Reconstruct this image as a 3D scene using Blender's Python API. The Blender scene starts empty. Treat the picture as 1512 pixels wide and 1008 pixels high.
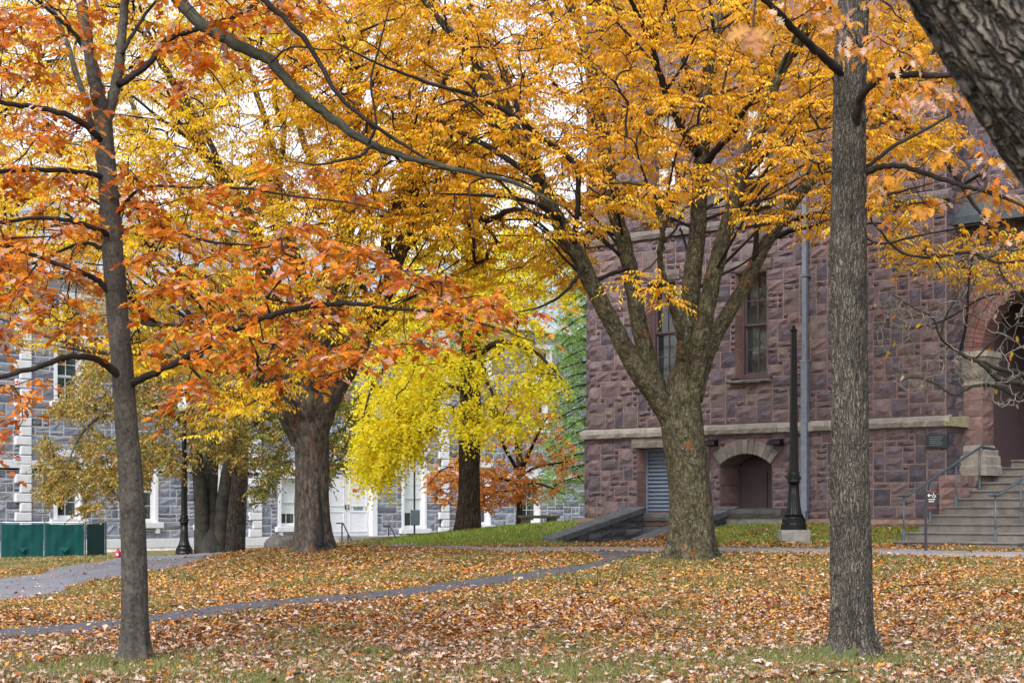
import bpy, math, random
import numpy as np
from mathutils import Vector, Matrix, noise as mnoise

random.seed(7)
RNG = np.random.default_rng(7)
SC = bpy.context.scene
COL = SC.collection

# ---------------------------------------------------------------- camera, sky, sun, exposure
FPX, CX, HZ, EYE = 2520.0, 756.0, 755.0, 1.5      # focal length in photo pixels, centre column, horizon row, eye height
cam = bpy.data.cameras.new('camera')
cam.sensor_width = 36.0
cam.lens = 36.0 * FPX / 1512.0
cam.shift_y = (HZ - 504.0) / 1512.0
cam.clip_end = 3000.0
cam.dof.use_dof = True
cam.dof.focus_distance = 27.0
cam.dof.aperture_fstop = 5.6
cam_o = bpy.data.objects.new('camera', cam)
cam_o.location = (0, 0, EYE)
cam_o.rotation_euler = (math.radians(90), 0, 0)
COL.objects.link(cam_o)
SC.camera = cam_o

SUN_EL, SUN_AZ = math.radians(48), math.radians(205)      # azimuth from +Y clockwise: behind the camera, a little left
world = bpy.data.worlds.new('World'); SC.world = world; world.use_nodes = True
wn = world.node_tree; wn.nodes.clear()
w_out = wn.nodes.new('ShaderNodeOutputWorld'); w_bg = wn.nodes.new('ShaderNodeBackground')
w_sky = wn.nodes.new('ShaderNodeTexSky'); w_sky.sky_type = 'NISHITA'; w_sky.sun_disc = False
w_sky.sun_elevation = SUN_EL; w_sky.sun_rotation = SUN_AZ
w_sky.air_density = 1.0; w_sky.dust_density = 3.0; w_sky.ozone_density = 1.0
w_hs = wn.nodes.new('ShaderNodeHueSaturation'); w_hs.inputs['Saturation'].default_value = 0.55
wn.links.new(w_sky.outputs[0], w_hs.inputs['Color']); wn.links.new(w_hs.outputs[0], w_bg.inputs['Color'])
w_bg.inputs['Strength'].default_value = 0.15
wn.links.new(w_bg.outputs[0], w_out.inputs['Surface'])

sun = bpy.data.lights.new('sun', 'SUN'); sun.energy = 0.9; sun.angle = math.radians(30); sun.color = (1.0, 0.98, 0.96)
sun_o = bpy.data.objects.new('sun', sun); COL.objects.link(sun_o)
_sd = Vector((math.sin(SUN_AZ) * math.cos(SUN_EL), math.cos(SUN_AZ) * math.cos(SUN_EL), math.sin(SUN_EL)))
sun_o.rotation_euler = _sd.to_track_quat('Z', 'Y').to_euler()
sun_o.location = (0, -10, 30)

SC.render.engine = 'CYCLES'
SC.cycles.use_denoising = True
SC.cycles.max_bounces = 7; SC.cycles.diffuse_bounces = 4; SC.cycles.transmission_bounces = 4; SC.cycles.glossy_bounces = 2
SC.view_settings.view_transform = 'Standard'; SC.view_settings.look = 'None'
SC.view_settings.exposure = 1.4; SC.view_settings.gamma = 1.0
SC.view_settings.use_curve_mapping = False


# ---------------------------------------------------------------- helpers
def W(px, py, Y):
    """a photograph pixel at depth Y as a world point"""
    return np.array([(px - CX) / FPX * Y, Y, EYE - (py - HZ) / FPX * Y])


def tag(o, label=None, cat=None, group=None, kind=None):
    if label: o['label'] = label
    if cat: o['category'] = cat
    if group: o['group'] = group
    if kind: o['kind'] = kind
    return o


def empty(name, loc=(0, 0, 0), rz=0.0):
    o = bpy.data.objects.new(name, None)
    o.empty_display_size = 0.1
    o.location = loc; o.rotation_euler = (0, 0, rz)
    COL.objects.link(o)
    return o


class MB:
    """collects shapes in numpy lists, builds one mesh"""
    def __init__(self):
        self.v = []; self.f = []; self.n = 0; self.c = []; self.b = []

    def add(self, verts, faces, col=None, bark=None):
        verts = np.asarray(verts, dtype=float).reshape(-1, 3)
        k = self.n
        self.v.append(verts)
        self.f.extend([tuple(i + k for i in f) for f in faces])
        self.n += len(verts)
        self.c.append(np.tile(np.asarray(col if col is not None else (1, 1, 1), float), (len(verts), 1)) if np.ndim(col) < 2 else col)
        self.b.append(bark if bark is not None else verts)
        return self

    def box(self, a, b, col=None):
        x0, y0, z0 = a; x1, y1, z1 = b
        v = [(x0, y0, z0), (x1, y0, z0), (x1, y1, z0), (x0, y1, z0), (x0, y0, z1), (x1, y0, z1), (x1, y1, z1), (x0, y1, z1)]
        f = [(0, 3, 2, 1), (4, 5, 6, 7), (0, 1, 5, 4), (1, 2, 6, 5), (2, 3, 7, 6), (3, 0, 4, 7)]
        return self.add(v, f, col)

    def hexa(self, v8, col=None):
        f = [(0, 3, 2, 1), (4, 5, 6, 7), (0, 1, 5, 4), (1, 2, 6, 5), (2, 3, 7, 6), (3, 0, 4, 7)]
        return self.add(v8, f, col)

    def lathe(self, prof, n=24, c=(0, 0, 0), lobes=0, amp=0.0, zr=None, col=None):
        c = np.asarray(c, float); v = []; f = []
        for (r, z) in prof:
            for i in range(n):
                t = 2 * math.pi * i / n
                rr = r
                if lobes and zr and zr[0] <= z <= zr[1]: rr = r * (1 - amp * (0.5 + 0.5 * math.cos(lobes * t)))
                v.append(c + np.array([rr * math.cos(t), rr * math.sin(t), z]))
        for j in range(len(prof) - 1):
            for i in range(n):
                f.append((j * n + i, j * n + (i + 1) % n, (j + 1) * n + (i + 1) % n, (j + 1) * n + i))
        f.append(tuple(range(n))[::-1]); f.append(tuple((len(prof) - 1) * n + i for i in range(n)))
        return self.add(v, f, col)

    def tube(self, pts, rad, n=8, col=None):
        v, f, b = tube_arrays(np.asarray(pts, float), np.asarray(rad, float), n)
        return self.add(v, f, col, b)

    def build(self, name, mat, parent=None, smooth=False, bevel=0.0):
        if not self.v: return None
        me = bpy.data.meshes.new(name)
        v = np.concatenate(self.v)
        me.from_pydata(v.tolist(), [], self.f)
        set_attr(me, 'col', np.concatenate(self.c)); set_attr(me, 'bark', np.concatenate(self.b))
        if smooth: me.polygons.foreach_set('use_smooth', np.ones(len(me.polygons), bool))
        me.materials.append(mat)
        o = bpy.data.objects.new(name, me); COL.objects.link(o)
        if parent: o.parent = parent
        if bevel:
            m = o.modifiers.new('bevel', 'BEVEL'); m.width = bevel; m.segments = 2; m.limit_method = 'ANGLE'
        return o


def set_attr(me, name, arr):
    a = me.attributes.new(name, 'FLOAT_VECTOR', 'POINT')
    a.data.foreach_set('vector', np.ascontiguousarray(arr, dtype=np.float32).ravel())


def tube_arrays(P, R, n, cap=True):
    m = len(P)
    T = np.gradient(P, axis=0); T /= np.linalg.norm(T, axis=1)[:, None] + 1e-9
    up = np.array([0, 0, 1.0]) if abs(T[0][2]) < 0.9 else np.array([0, 1.0, 0])
    N = np.cross(T[0], up); N /= np.linalg.norm(N)
    th = np.arange(n) * 2 * math.pi / n
    ct, st = np.cos(th), np.sin(th)
    V = np.zeros((m, n, 3)); B = np.zeros((m, n, 3)); s = 0.0
    for i in range(m):
        if i: s += np.linalg.norm(P[i] - P[i - 1])
        N = N - T[i] * np.dot(N, T[i]); N /= np.linalg.norm(N) + 1e-9
        Bn = np.cross(T[i], N)
        rr = R[i]
        V[i] = P[i] + (rr * ct)[:, None] * N + (rr * st)[:, None] * Bn if np.ndim(rr) == 0 else P[i] + (rr * ct)[:, None] * N + (rr * st)[:, None] * Bn
        r0 = float(np.mean(R[max(0, m // 3)]))
        B[i, :, 0] = r0 * ct; B[i, :, 1] = r0 * st; B[i, :, 2] = s
    f = []
    for j in range(m - 1):
        for i in range(n):
            i2 = (i + 1) % n
            f.append((j * n + i, j * n + i2, (j + 1) * n + i2, (j + 1) * n + i))
    if cap:
        f.append(tuple(range(n))[::-1]); f.append(tuple((m - 1) * n + i for i in range(n)))
    return V.reshape(-1, 3), f, B.reshape(-1, 3)


def catmull(P, seg):
    P = np.asarray(P, float)
    Q = np.vstack([2 * P[0] - P[1], P, 2 * P[-1] - P[-2]])
    out = []
    for i in range(1, len(Q) - 2):
        for k in range(seg):
            t = k / seg
            a, b, c, d = Q[i - 1], Q[i], Q[i + 1], Q[i + 2]
            out.append(0.5 * (2 * b + (c - a) * t + (2 * a - 5 * b + 4 * c - d) * t * t + (3 * b - a - 3 * c + d) * t ** 3))
    out.append(Q[-2])
    return np.array(out)


def fast_mesh(name, V, F, mat, parent=None, col=None, smooth=False):
    """V (n,3), F (m,k) with the same k for every face"""
    me = bpy.data.meshes.new(name)
    V = np.ascontiguousarray(V, np.float32); F = np.ascontiguousarray(F, np.int32)
    k = F.shape[1]
    me.vertices.add(len(V)); me.vertices.foreach_set('co', V.ravel())
    me.loops.add(F.size); me.loops.foreach_set('vertex_index', F.ravel())
    me.polygons.add(len(F)); me.polygons.foreach_set('loop_start', np.arange(0, F.size, k, dtype=np.int32))
    if smooth: me.polygons.foreach_set('use_smooth', np.ones(len(F), bool))
    me.update(calc_edges=True)
    if col is not None: set_attr(me, 'col', col)
    me.materials.append(mat)
    o = bpy.data.objects.new(name, me); COL.objects.link(o)
    if parent: o.parent = parent
    return o


# ---------------------------------------------------------------- materials
def new_mat(name):
    m = bpy.data.materials.new(name); m.use_nodes = True
    nt = m.node_tree
    return m, nt, nt.nodes['Principled BSDF'], nt.nodes['Material Output']


def node(nt, kind, **kw):
    n = nt.nodes.new(kind)
    for k, v in kw.items():
        if k in n.inputs.keys() if hasattr(n.inputs, 'keys') else False: n.inputs[k].default_value = v
        else: setattr(n, k, v)
    return n


def attr(nt, name):
    n = nt.nodes.new('ShaderNodeAttribute'); n.attribute_name = name
    return n


def ramp(nt, fac, stops):
    r = nt.nodes.new('ShaderNodeValToRGB')
    el = r.color_ramp.elements
    while len(el) < len(stops): el.new(0.5)
    for e, (p, c) in zip(el, stops):
        e.position = p; e.color = (*c, 1) if len(c) == 3 else c
    nt.links.new(fac, r.inputs[0])
    return r.outputs[0]


def mixc(nt, fac, a, b, mode='MIX'):
    m = nt.nodes.new('ShaderNodeMix'); m.data_type = 'RGBA'; m.blend_type = mode
    for sock, val in ((m.inputs[0], fac), (m.inputs[6], a), (m.inputs[7], b)):
        if hasattr(val, 'is_output') or hasattr(val, 'links'): nt.links.new(val, sock)
        elif isinstance(val, (int, float)): sock.default_value = val
        else: sock.default_value = (*val, 1)
    return m.outputs[2]


def mapping(nt, vec, scale):
    m = nt.nodes.new('ShaderNodeMapping'); m.inputs['Scale'].default_value = scale
    nt.links.new(vec, m.inputs['Vector'])
    return m.outputs[0]


def nz(nt, vec, scale, detail=4, rough=0.6, dist=0.0):
    n = nt.nodes.new('ShaderNodeTexNoise')
    n.inputs['Scale'].default_value = scale; n.inputs['Detail'].default_value = detail
    n.inputs['Roughness'].default_value = rough; n.inputs['Distortion'].default_value = dist
    nt.links.new(vec, n.inputs['Vector'])
    return n.outputs[0]


def bump(nt, h, strength, dist, bsdf, prev=None):
    b = nt.nodes.new('ShaderNodeBump'); b.inputs['Strength'].default_value = strength; b.inputs['Distance'].default_value = dist
    nt.links.new(h, b.inputs['Height'])
    if prev: nt.links.new(prev, b.inputs['Normal'])
    nt.links.new(b.outputs[0], bsdf.inputs['Normal'])
    return b.outputs[0]


def plain(name, col, rough=0.6, metal=0.0, var=0.25, scale=6.0, bmp=0.0, spec=0.4):
    m, nt, p, out = new_mat(name)
    g = nt.nodes.new('ShaderNodeNewGeometry').outputs['Position']
    n = nz(nt, g, scale, 5, 0.65)
    c = ramp(nt, n, [(0.3, tuple(x * (1 - var) for x in col)), (0.7, tuple(min(1, x * (1 + var)) for x in col))])
    nt.links.new(c, p.inputs['Base Color'])
    p.inputs['Roughness'].default_value = rough; p.inputs['Metallic'].default_value = metal
    p.inputs['Specular IOR Level'].default_value = spec
    if bmp: bump(nt, nz(nt, g, scale * 6, 5, 0.7), bmp, 0.02, p)
    return m


def leaf_mat(name, trans=0.45, rough=0.6):
    m, nt, p, out = new_mat(name)
    c = attr(nt, 'col').outputs['Color']
    g = nt.nodes.new('ShaderNodeNewGeometry').outputs['Position']
    v = ramp(nt, nz(nt, g, 30, 2, 0.5), [(0.3, (0.8, 0.8, 0.8)), (0.7, (1.12, 1.12, 1.12))])
    c2 = mixc(nt, 1.0, c, v, 'MULTIPLY')
    nt.links.new(c2, p.inputs['Base Color']); p.inputs['Roughness'].default_value = rough
    p.inputs['Specular IOR Level'].default_value = 0.25
    t = nt.nodes.new('ShaderNodeBsdfTranslucent'); nt.links.new(c2, t.inputs['Color'])
    mx = nt.nodes.new('ShaderNodeMixShader'); mx.inputs[0].default_value = trans
    nt.links.new(p.outputs[0], mx.inputs[1]); nt.links.new(t.outputs[0], mx.inputs[2])
    nt.links.new(mx.outputs[0], out.inputs['Surface'])
    return m


def bark_mat(name, dark, light, fine=(60, 60, 9), bstr=0.8, bdist=0.02, lichen=None, patches=None, lichen_amt=0.6, crack=None, crack_dark=.22):
    m, nt, p, out = new_mat(name)
    b = attr(nt, 'bark').outputs['Vector']
    mv = mapping(nt, b, fine)
    n1 = nz(nt, mv, 1.0, 6, 0.65, 0.6)
    big = nz(nt, b, 3.0, 4, 0.6)
    c = ramp(nt, n1, [(0.30, dark), (0.62, light)])
    c = mixc(nt, 0.8, c, ramp(nt, big, [(0.3, (0.5, 0.5, 0.5)), (0.7, (1.35, 1.3, 1.22))]), 'MULTIPLY')
    if crack:
        dn = nt.nodes.new('ShaderNodeTexNoise'); dn.inputs['Scale'].default_value = 9.0; dn.inputs['Detail'].default_value = 3
        nt.links.new(b, dn.inputs['Vector'])
        va = nt.nodes.new('ShaderNodeVectorMath'); va.operation = 'MULTIPLY_ADD'; va.inputs[1].default_value = (.09, .09, .16)
        nt.links.new(dn.outputs['Color'], va.inputs[0]); nt.links.new(b, va.inputs[2])
        vo = nt.nodes.new('ShaderNodeTexVoronoi'); vo.feature = 'DISTANCE_TO_EDGE'; vo.inputs['Scale'].default_value = 1.0
        nt.links.new(mapping(nt, va.outputs[0], crack), vo.inputs['Vector'])
        cr = ramp(nt, vo.outputs['Distance'], [(0.02, (crack_dark,) * 3), (0.22, (1.12, 1.1, 1.08))])
        c = mixc(nt, 1.0, c, cr, 'MULTIPLY')
        n1 = mixc(nt, .65, n1, cr)
    if lichen:
        f = ramp(nt, nz(nt, b, 26, 4, 0.7), [(lichen_amt, (0, 0, 0)), (lichen_amt + 0.08, (1, 1, 1))])
        c = mixc(nt, f, c, lichen)
    if patches:
        f = ramp(nt, nz(nt, mapping(nt, b, (9, 9, 5)), 1.0, 3, 0.55, 0.3), [(0.60, (0, 0, 0)), (0.63, (1, 1, 1))])
        f2 = ramp(nt, nz(nt, b, 1.7, 2, 0.5), [(0.52, (0, 0, 0)), (0.60, (1, 1, 1))])
        c = mixc(nt, mixc(nt, 1.0, f, f2, 'MULTIPLY'), c, patches)
    nt.links.new(c, p.inputs['Base Color']); p.inputs['Roughness'].default_value = 0.88
    p.inputs['Specular IOR Level'].default_value = 0.2
    bump(nt, n1, bstr, bdist, p)
    return m


def stone_mat(name, rough=0.9, bstr=0.7, tint_scale=5.0):
    m, nt, p, out = new_mat(name)
    c = attr(nt, 'col').outputs['Color']
    g = nt.nodes.new('ShaderNodeNewGeometry').outputs['Position']
    n = nz(nt, g, tint_scale, 6, 0.7)
    c = mixc(nt, 1.0, c, ramp(nt, n, [(0.28, (0.62, 0.62, 0.66)), (0.72, (1.3, 1.26, 1.22))]), 'MULTIPLY')
    nt.links.new(c, p.inputs['Base Color']); p.inputs['Roughness'].default_value = rough
    p.inputs['Specular IOR Level'].default_value = 0.25
    bump(nt, nz(nt, g, 14, 8, 0.75), bstr, 0.05, p)
    return m


M = {}
M['brownstone'] = stone_mat('brownstone')
M['greystone'] = stone_mat('grey_bluestone', tint_scale=3.0)
M['mortar_red'] = plain('red_mortar', (0.29, 0.205, 0.19), 0.95, var=0.2, scale=9)
M['mortar_grey'] = plain('grey_mortar', (0.50, 0.51, 0.53), 0.95, var=0.15, scale=6)
M['limestone'] = plain('buff_limestone', (0.30, 0.27, 0.23), 0.9, var=0.35, scale=4, bmp=0.5)
M['white_stone'] = plain('white_stone', (0.60, 0.61, 0.63), 0.85, var=0.10, scale=2, bmp=0.15)
M['white_paint'] = plain('white_paint', (0.66, 0.67, 0.69), 0.5, var=0.05, scale=3)
M['purple_paint'] = plain('purple_brown_paint', (0.085, 0.058, 0.066), 0.55, var=0.15, scale=5)
M['door_paint'] = plain('brown_door_paint', (0.062, 0.046, 0.050), 0.6, var=0.2, scale=3)
M['louver'] = plain('blue_grey_louver', (0.16, 0.20, 0.28), 0.45, var=0.12, scale=5)
M['dark'] = plain('dark_interior', (0.012, 0.012, 0.014), 0.9, var=0.3, scale=2)
M['shade'] = plain('pale_window_blind', (0.55, 0.60, 0.60), 0.8, var=0.06, scale=2)
M['curtain'] = plain('pale_curtain', (0.30, 0.36, 0.36), 0.9, var=0.3, scale=8)
M['slate'] = plain('dark_slate_coping', (0.10, 0.108, 0.118), 0.75, var=0.35, scale=5, bmp=0.5)
M['wetstone'] = stone_mat('wet_dark_stone', rough=0.55)
M['black_metal'] = plain('black_gloss_metal', (0.004, 0.004, 0.005), 0.33, var=0.3, scale=12, spec=0.3)
M['zinc'] = plain('galvanised_metal', (0.22, 0.26, 0.33), 0.4, metal=0.5, var=0.2, scale=9)
M['rail'] = plain('blue_grey_rail', (0.085, 0.12, 0.145), 0.45, metal=0.3, var=0.3, scale=20)
M['step'] = plain('weathered_step_stone', (0.16, 0.145, 0.13), 0.9, var=0.3, scale=4, bmp=0.5)
M['concrete'] = plain('concrete', (0.25, 0.24, 0.22), 0.9, var=0.3, scale=8, bmp=0.3)
M['bronze'] = plain('bronze_plaque', (0.05, 0.065, 0.07), 0.4, metal=0.6, var=0.3, scale=12)
M['green_mesh'] = plain('green_privacy_mesh', (0.004, 0.045, 0.044), 0.8, var=0.2, scale=3, spec=0.12)
M['red'] = plain('red_enamel', (0.42, 0.02, 0.03), 0.35, var=0.1, scale=10)
M['sign_black'] = plain('sign_black', (0.02, 0.02, 0.024), 0.5, var=0.1, scale=10)
M['sign_white'] = plain('sign_white', (0.75, 0.75, 0.75), 0.5, var=0.03, scale=10)
M['brick'] = stone_mat('red_brick', bstr=0.4)
M['roof_slate'] = plain('blue_grey_roof', (0.30, 0.36, 0.43), 0.7, var=0.25, scale=2)
M['slab'] = plain('porch_slab', (0.06, 0.075, 0.085), 0.8, var=0.3, scale=4)
M['bench_stone'] = plain('mossy_bench_stone', (0.15, 0.14, 0.105), 0.9, var=0.35, scale=6, bmp=0.5)
M['boulder'] = plain('boulder', (0.17, 0.16, 0.145), 0.9, var=0.4, scale=7, bmp=0.8)
M['asphalt'] = plain('asphalt', (0.062, 0.064, 0.078), 0.9, var=0.22, scale=2.5, bmp=0.35)
M['asphalt_road'] = plain('asphalt_road', (0.145, 0.15, 0.178), 0.9, var=0.18, scale=1.5, bmp=0.3)
M['walk'] = plain('concrete_walk', (0.20, 0.195, 0.20), 0.9, var=0.2, scale=3, bmp=0.3)
M['grass'] = leaf_mat('grass_blades', 0.35)
M['leaf'] = leaf_mat('autumn_leaf', 0.5)
M['maple'] = leaf_mat('maple_leaf', 0.5)
M['fallen'] = leaf_mat('fallen_leaf', 0.1, 0.7)
M['paper'] = plain('paper_notice', (0.6, 0.6, 0.62), 0.7, var=0.1, scale=20)
M['bark_oak'] = bark_mat('oak_bark', (0.028, 0.026, 0.024), (0.098, 0.090, 0.081), (30, 30, 20), 0.8, 0.02, lichen=(0.13, 0.135, 0.10), lichen_amt=0.60)
M['bark_furrow'] = bark_mat('furrowed_bark', (0.024, 0.022, 0.019), (0.165, 0.150, 0.130), (72, 72, 12), 1.0, 0.04, lichen=(0.13, 0.145, 0.095), lichen_amt=0.63, crack=(44, 44, 4.5), crack_dark=.5)
M['bark_big'] = bark_mat('big_trunk_bark', (0.022, 0.020, 0.019), (0.195, 0.175, 0.160), (40, 40, 14), 1.0, 0.06, crack=(28, 28, 6), crack_dark=.3)
M['bark_zelkova'] = bark_mat('zelkova_bark', (0.018, 0.016, 0.010), (0.105, 0.094, 0.058), (15, 15, 10), 0.9, 0.03, lichen=(0.23, 0.235, 0.175), patches=(0.17, 0.062, 0.02), lichen_amt=0.595, crack=(14, 14, 5), crack_dark=.6)
M['bark_zelkova_grey'] = bark_mat('grey_zelkova_bark', (0.024, 0.021, 0.019), (0.140, 0.122, 0.108), (20, 20, 8), 0.9, 0.025, crack=(9, 9, 2.2), crack_dark=.62, lichen=(0.19, 0.17, 0.14), patches=(0.17, 0.062, 0.022), lichen_amt=0.62)
M['bark_dark'] = bark_mat('dark_twig_bark', (0.010, 0.008, 0.008), (0.032, 0.027, 0.024), (40, 40, 12), 0.4, 0.01)
M['bark_limb'] = bark_mat('mossy_limb_bark', (0.012, 0.012, 0.010), (0.052, 0.054, 0.040), (40, 40, 10), 0.6, 0.01)
M['bark_ginkgo'] = bark_mat('ginkgo_bark', (0.034, 0.026, 0.022), (0.125, 0.098, 0.080), (40, 40, 5), 1.0, 0.04, crack=(20, 20, 2.6), crack_dark=.45)
M['bark_beech'] = bark_mat('beech_bark', (0.042, 0.040, 0.036), (0.093, 0.090, 0.081), (10, 10, 5), 0.4, 0.015)
M['bark_pale'] = bark_mat('pale_twig_bark', (0.085, 0.080, 0.068), (0.24, 0.225, 0.20), (40, 40, 14), 0.4, 0.01, lichen=(0.12, 0.15, 0.08), lichen_amt=0.55)


def glass_mat():
    m, nt, p, out = new_mat('window_glass')
    g = nt.nodes.new('ShaderNodeNewGeometry').outputs['Position']
    c = ramp(nt, nz(nt, g, 2.2, 3, 0.5), [(0.35, (0.010, 0.014, 0.016)), (0.75, (0.035, 0.05, 0.055))])
    nt.links.new(c, p.inputs['Base Color'])
    p.inputs['Roughness'].default_value = 0.04; p.inputs['Specular IOR Level'].default_value = 0.7
    bump(nt, nz(nt, g, 1.2, 1, 0.3), 0.12, 0.05, p)
    return m


M['glass'] = glass_mat()


def ground_mat():
    m, nt, p, out = new_mat('lawn_ground')
    g = nt.nodes.new('ShaderNodeNewGeometry').outputs['Position']
    n1 = nz(nt, g, 1.3, 6, 0.65); n2 = nz(nt, g, 26, 4, 0.7)
    grass = ramp(nt, n2, [(0.3, (0.07, 0.085, 0.022)), (0.7, (0.17, 0.19, 0.055))])
    soil = ramp(nt, n2, [(0.3, (0.16, 0.10, 0.055)), (0.7, (0.36, 0.24, 0.13))])
    c = mixc(nt, ramp(nt, n1, [(0.42, (0, 0, 0)), (0.6, (1, 1, 1))]), grass, soil)
    nt.links.new(c, p.inputs['Base Color']); p.inputs['Roughness'].default_value = 0.95
    p.inputs['Specular IOR Level'].default_value = 0.1
    bump(nt, nz(nt, g, 45, 5, 0.7), 0.8, 0.04, p)
    return m


M['ground'] = ground_mat()

# ---------------------------------------------------------------- terrain
CTRL = [(-300, 1008, 14.5), (0, 1008, 14.8), (400, 1008, 14.8), (756, 1008, 14.9), (1200, 1008, 15), (1512, 1008, 15), (1800, 1000, 15.5),
        (200, 975, 17.5), (1258, 967, 18), (756, 962, 18.2),
        (-200, 955, 21.2), (0, 938, 22), (220, 917, 23), (400, 893, 24.2), (600, 875, 26), (760, 853, 28), (930, 826, 30),
        (0, 888, 29), (-250, 905, 27), (200, 850, 33), (330, 824, 40), (0, 850, 36), (100, 835, 40), (0, 826, 44), (130, 822, 47), (-250, 835, 42),
        (465, 812, 33), (300, 838, 32), (560, 806, 37.5), (380, 812, 36),
        (600, 809, 36.5), (800, 809, 34.8), (1000, 812, 32.3), (1200, 813, 31.3), (1512, 819, 30.3), (1750, 822, 30), (1020, 822, 29.5),
        (1172, 797, 33), (272, 820, 47.2), (560, 803, 42), (690, 783, 46), (795, 777, 46), (860, 770, 42), (900, 790, 38), (830, 799, 37.5), (945, 797, 35.8),
        (1270, 778, 36), (1120, 772, 37.5), (1345, 780, 34.9), (1340, 806, 33.2), (1480, 803, 31.6), (1240, 895, 24), (1512, 890, 23)]
CP = np.array([W(*c) for c in CTRL])
EXTRA = np.array([(-10, 6, -0.05), (10, 6, -0.05), (0, 0, 0), (-12, -8, 0), (12, -8, 0), (-22, 55, -0.25), (-14, 57, -0.3), (-10, 62, 0.0), (-18, 66, 0.0), (-6, 70, 0.1),
                  (-2, 76, 0.2), (3, 84, 0.3), (-4, 60, 0.25), (4, 62, 0.75), (12, 60, 0.9), (20, 45, 1.0), (18, 35, 0.9), (20, 25, 0.6), (22, 12, 0.2), (-22, 12, -0.3), (-25, 30, -0.3), (-12, 35, -0.05)])
CP = np.vstack([CP, EXTRA])


def tps_fit(P, lam=0.02):
    n = len(P); d = np.linalg.norm(P[:, None, :2] - P[None, :, :2], axis=2)
    K = np.where(d > 0, d * d * np.log(d + 1e-9), 0) + lam * n * np.eye(n)
    A = np.zeros((n + 3, n + 3)); A[:n, :n] = K; A[:n, n] = 1; A[:n, n + 1:] = P[:, :2]; A[n:, :n] = A[:n, n:].T
    return np.linalg.solve(A, np.concatenate([P[:, 2], [0, 0, 0]]))


TW = tps_fit(CP)


def ground_z(X, Y):
    X = np.atleast_1d(np.asarray(X, float)).ravel(); Y = np.atleast_1d(np.asarray(Y, float)).ravel()
    out = np.zeros(len(X)); n = len(CP)
    for k in range(0, len(X), 20000):
        x, y = X[k:k + 20000], Y[k:k + 20000]
        d = np.hypot(x[:, None] - CP[None, :, 0], y[:, None] - CP[None, :, 1])
        out[k:k + 20000] = (d * d * np.log(d + 1e-9)) @ TW[:n] + TW[n] + TW[n + 1] * x + TW[n + 2] * y
    out = np.clip(out, -1.0, 1.6)
    cu = (X - 1.8356) * 0.7398 - (Y - 41.3) * 0.6728; cv = (X - 1.8356) * 0.6728 + (Y - 41.3) * 0.7398
    pit = (cu > 1.75) & (cu < 4.35) & (cv > -3.75) & (cv < .5)
    out = np.where(pit, np.minimum(out, .72), out)
    far = np.clip((np.maximum(np.abs(X) - 22, 0) + np.maximum(Y - 86, 0) + np.maximum(-8 - Y, 0)) / 15, 0, 1)
    out = np.clip(out, -1.0, 1.6)
    out = out * (1 - far) + 0.1 * far
    out += 0.012 * np.sin(X * 1.7 + Y * 0.6) + 0.01 * np.sin(Y * 2.3 - X * 1.1)
    return out


def gz(x, y): return float(ground_z([x], [y])[0])


xs = np.concatenate([[-900, -400, -150, -70, -40], np.arange(-28, 28.01, 0.3), [40, 70, 150, 400, 900]])
ys = np.concatenate([[-200, -60, -20], np.arange(-8, 92, 0.3), [110, 150, 300, 900, 2200]])
GX, GY = np.meshgrid(xs, ys)
GZ = ground_z(GX, GY)
V = np.stack([GX.ravel(), GY.ravel(), GZ], 1)
nx, ny = len(xs), len(ys)
I, J = np.meshgrid(np.arange(nx - 1), np.arange(ny - 1))
b0 = (J * nx + I).ravel()
ground = fast_mesh('ground', V, np.stack([b0, b0 + 1, b0 + nx + 1, b0 + nx], 1), M['ground'], smooth=True)
tag(ground, kind='structure')
# the true surface is the coarse grid: sample it bilinearly for everything that lies on it
GZ2 = GZ.reshape(ny, nx)


def surf_z(X, Y):
    X = np.asarray(X, float); Y = np.asarray(Y, float)
    i = np.clip(np.searchsorted(xs, X) - 1, 0, nx - 2); j = np.clip(np.searchsorted(ys, Y) - 1, 0, ny - 2)
    a = (X - xs[i]) / (xs[i + 1] - xs[i]); b = (Y - ys[j]) / (ys[j + 1] - ys[j])
    return (GZ2[j, i] * (1 - a) + GZ2[j, i + 1] * a) * (1 - b) + (GZ2[j + 1, i] * (1 - a) + GZ2[j + 1, i + 1] * a) * b


PATHS = []          # centre lines and half widths, so leaves and grass thin out on them


def path_sheet(name, edgeA, edgeB, mat, lift=0.02, n=220, m=10, inset=0.0):
    """two edge polylines (world XY) -> draped sheet"""
    A = catmull(np.array(edgeA), n // (len(edgeA) - 1)); B = catmull(np.array(edgeB), n // (len(edgeB) - 1))
    k = min(len(A), len(B)); A = A[:k]; B = B[:k]
    wob = 0.035 * np.sin(np.arange(k) * 0.9) + 0.03 * np.sin(np.arange(k) * 0.37 + 1)
    D = B - A; D = D / (np.linalg.norm(D, axis=1)[:, None] + 1e-9)
    A = A + D * (wob + inset)[:, None]; B = B - D * (np.roll(wob, 7) + inset)[:, None]
    t = np.linspace(0, 1, m)
    P = A[:, None, :] * (1 - t)[None, :, None] + B[:, None, :] * t[None, :, None]
    z = surf_z(P[..., 0], P[..., 1]) + lift
    z[:, 0] -= lift * 1.5; z[:, -1] -= lift * 1.5
    V = np.dstack([P, z]).reshape(-1, 3)
    I, J = np.meshgrid(np.arange(m - 1), np.arange(k - 1)); b = (J * m + I).ravel()
    o = fast_mesh(name, V, np.stack([b, b + 1, b + m + 1, b + m], 1), mat, smooth=True)
    tag(o, kind='structure')
    PATHS.append(np.vstack([A, B[::-1]]))
    return o


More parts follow.
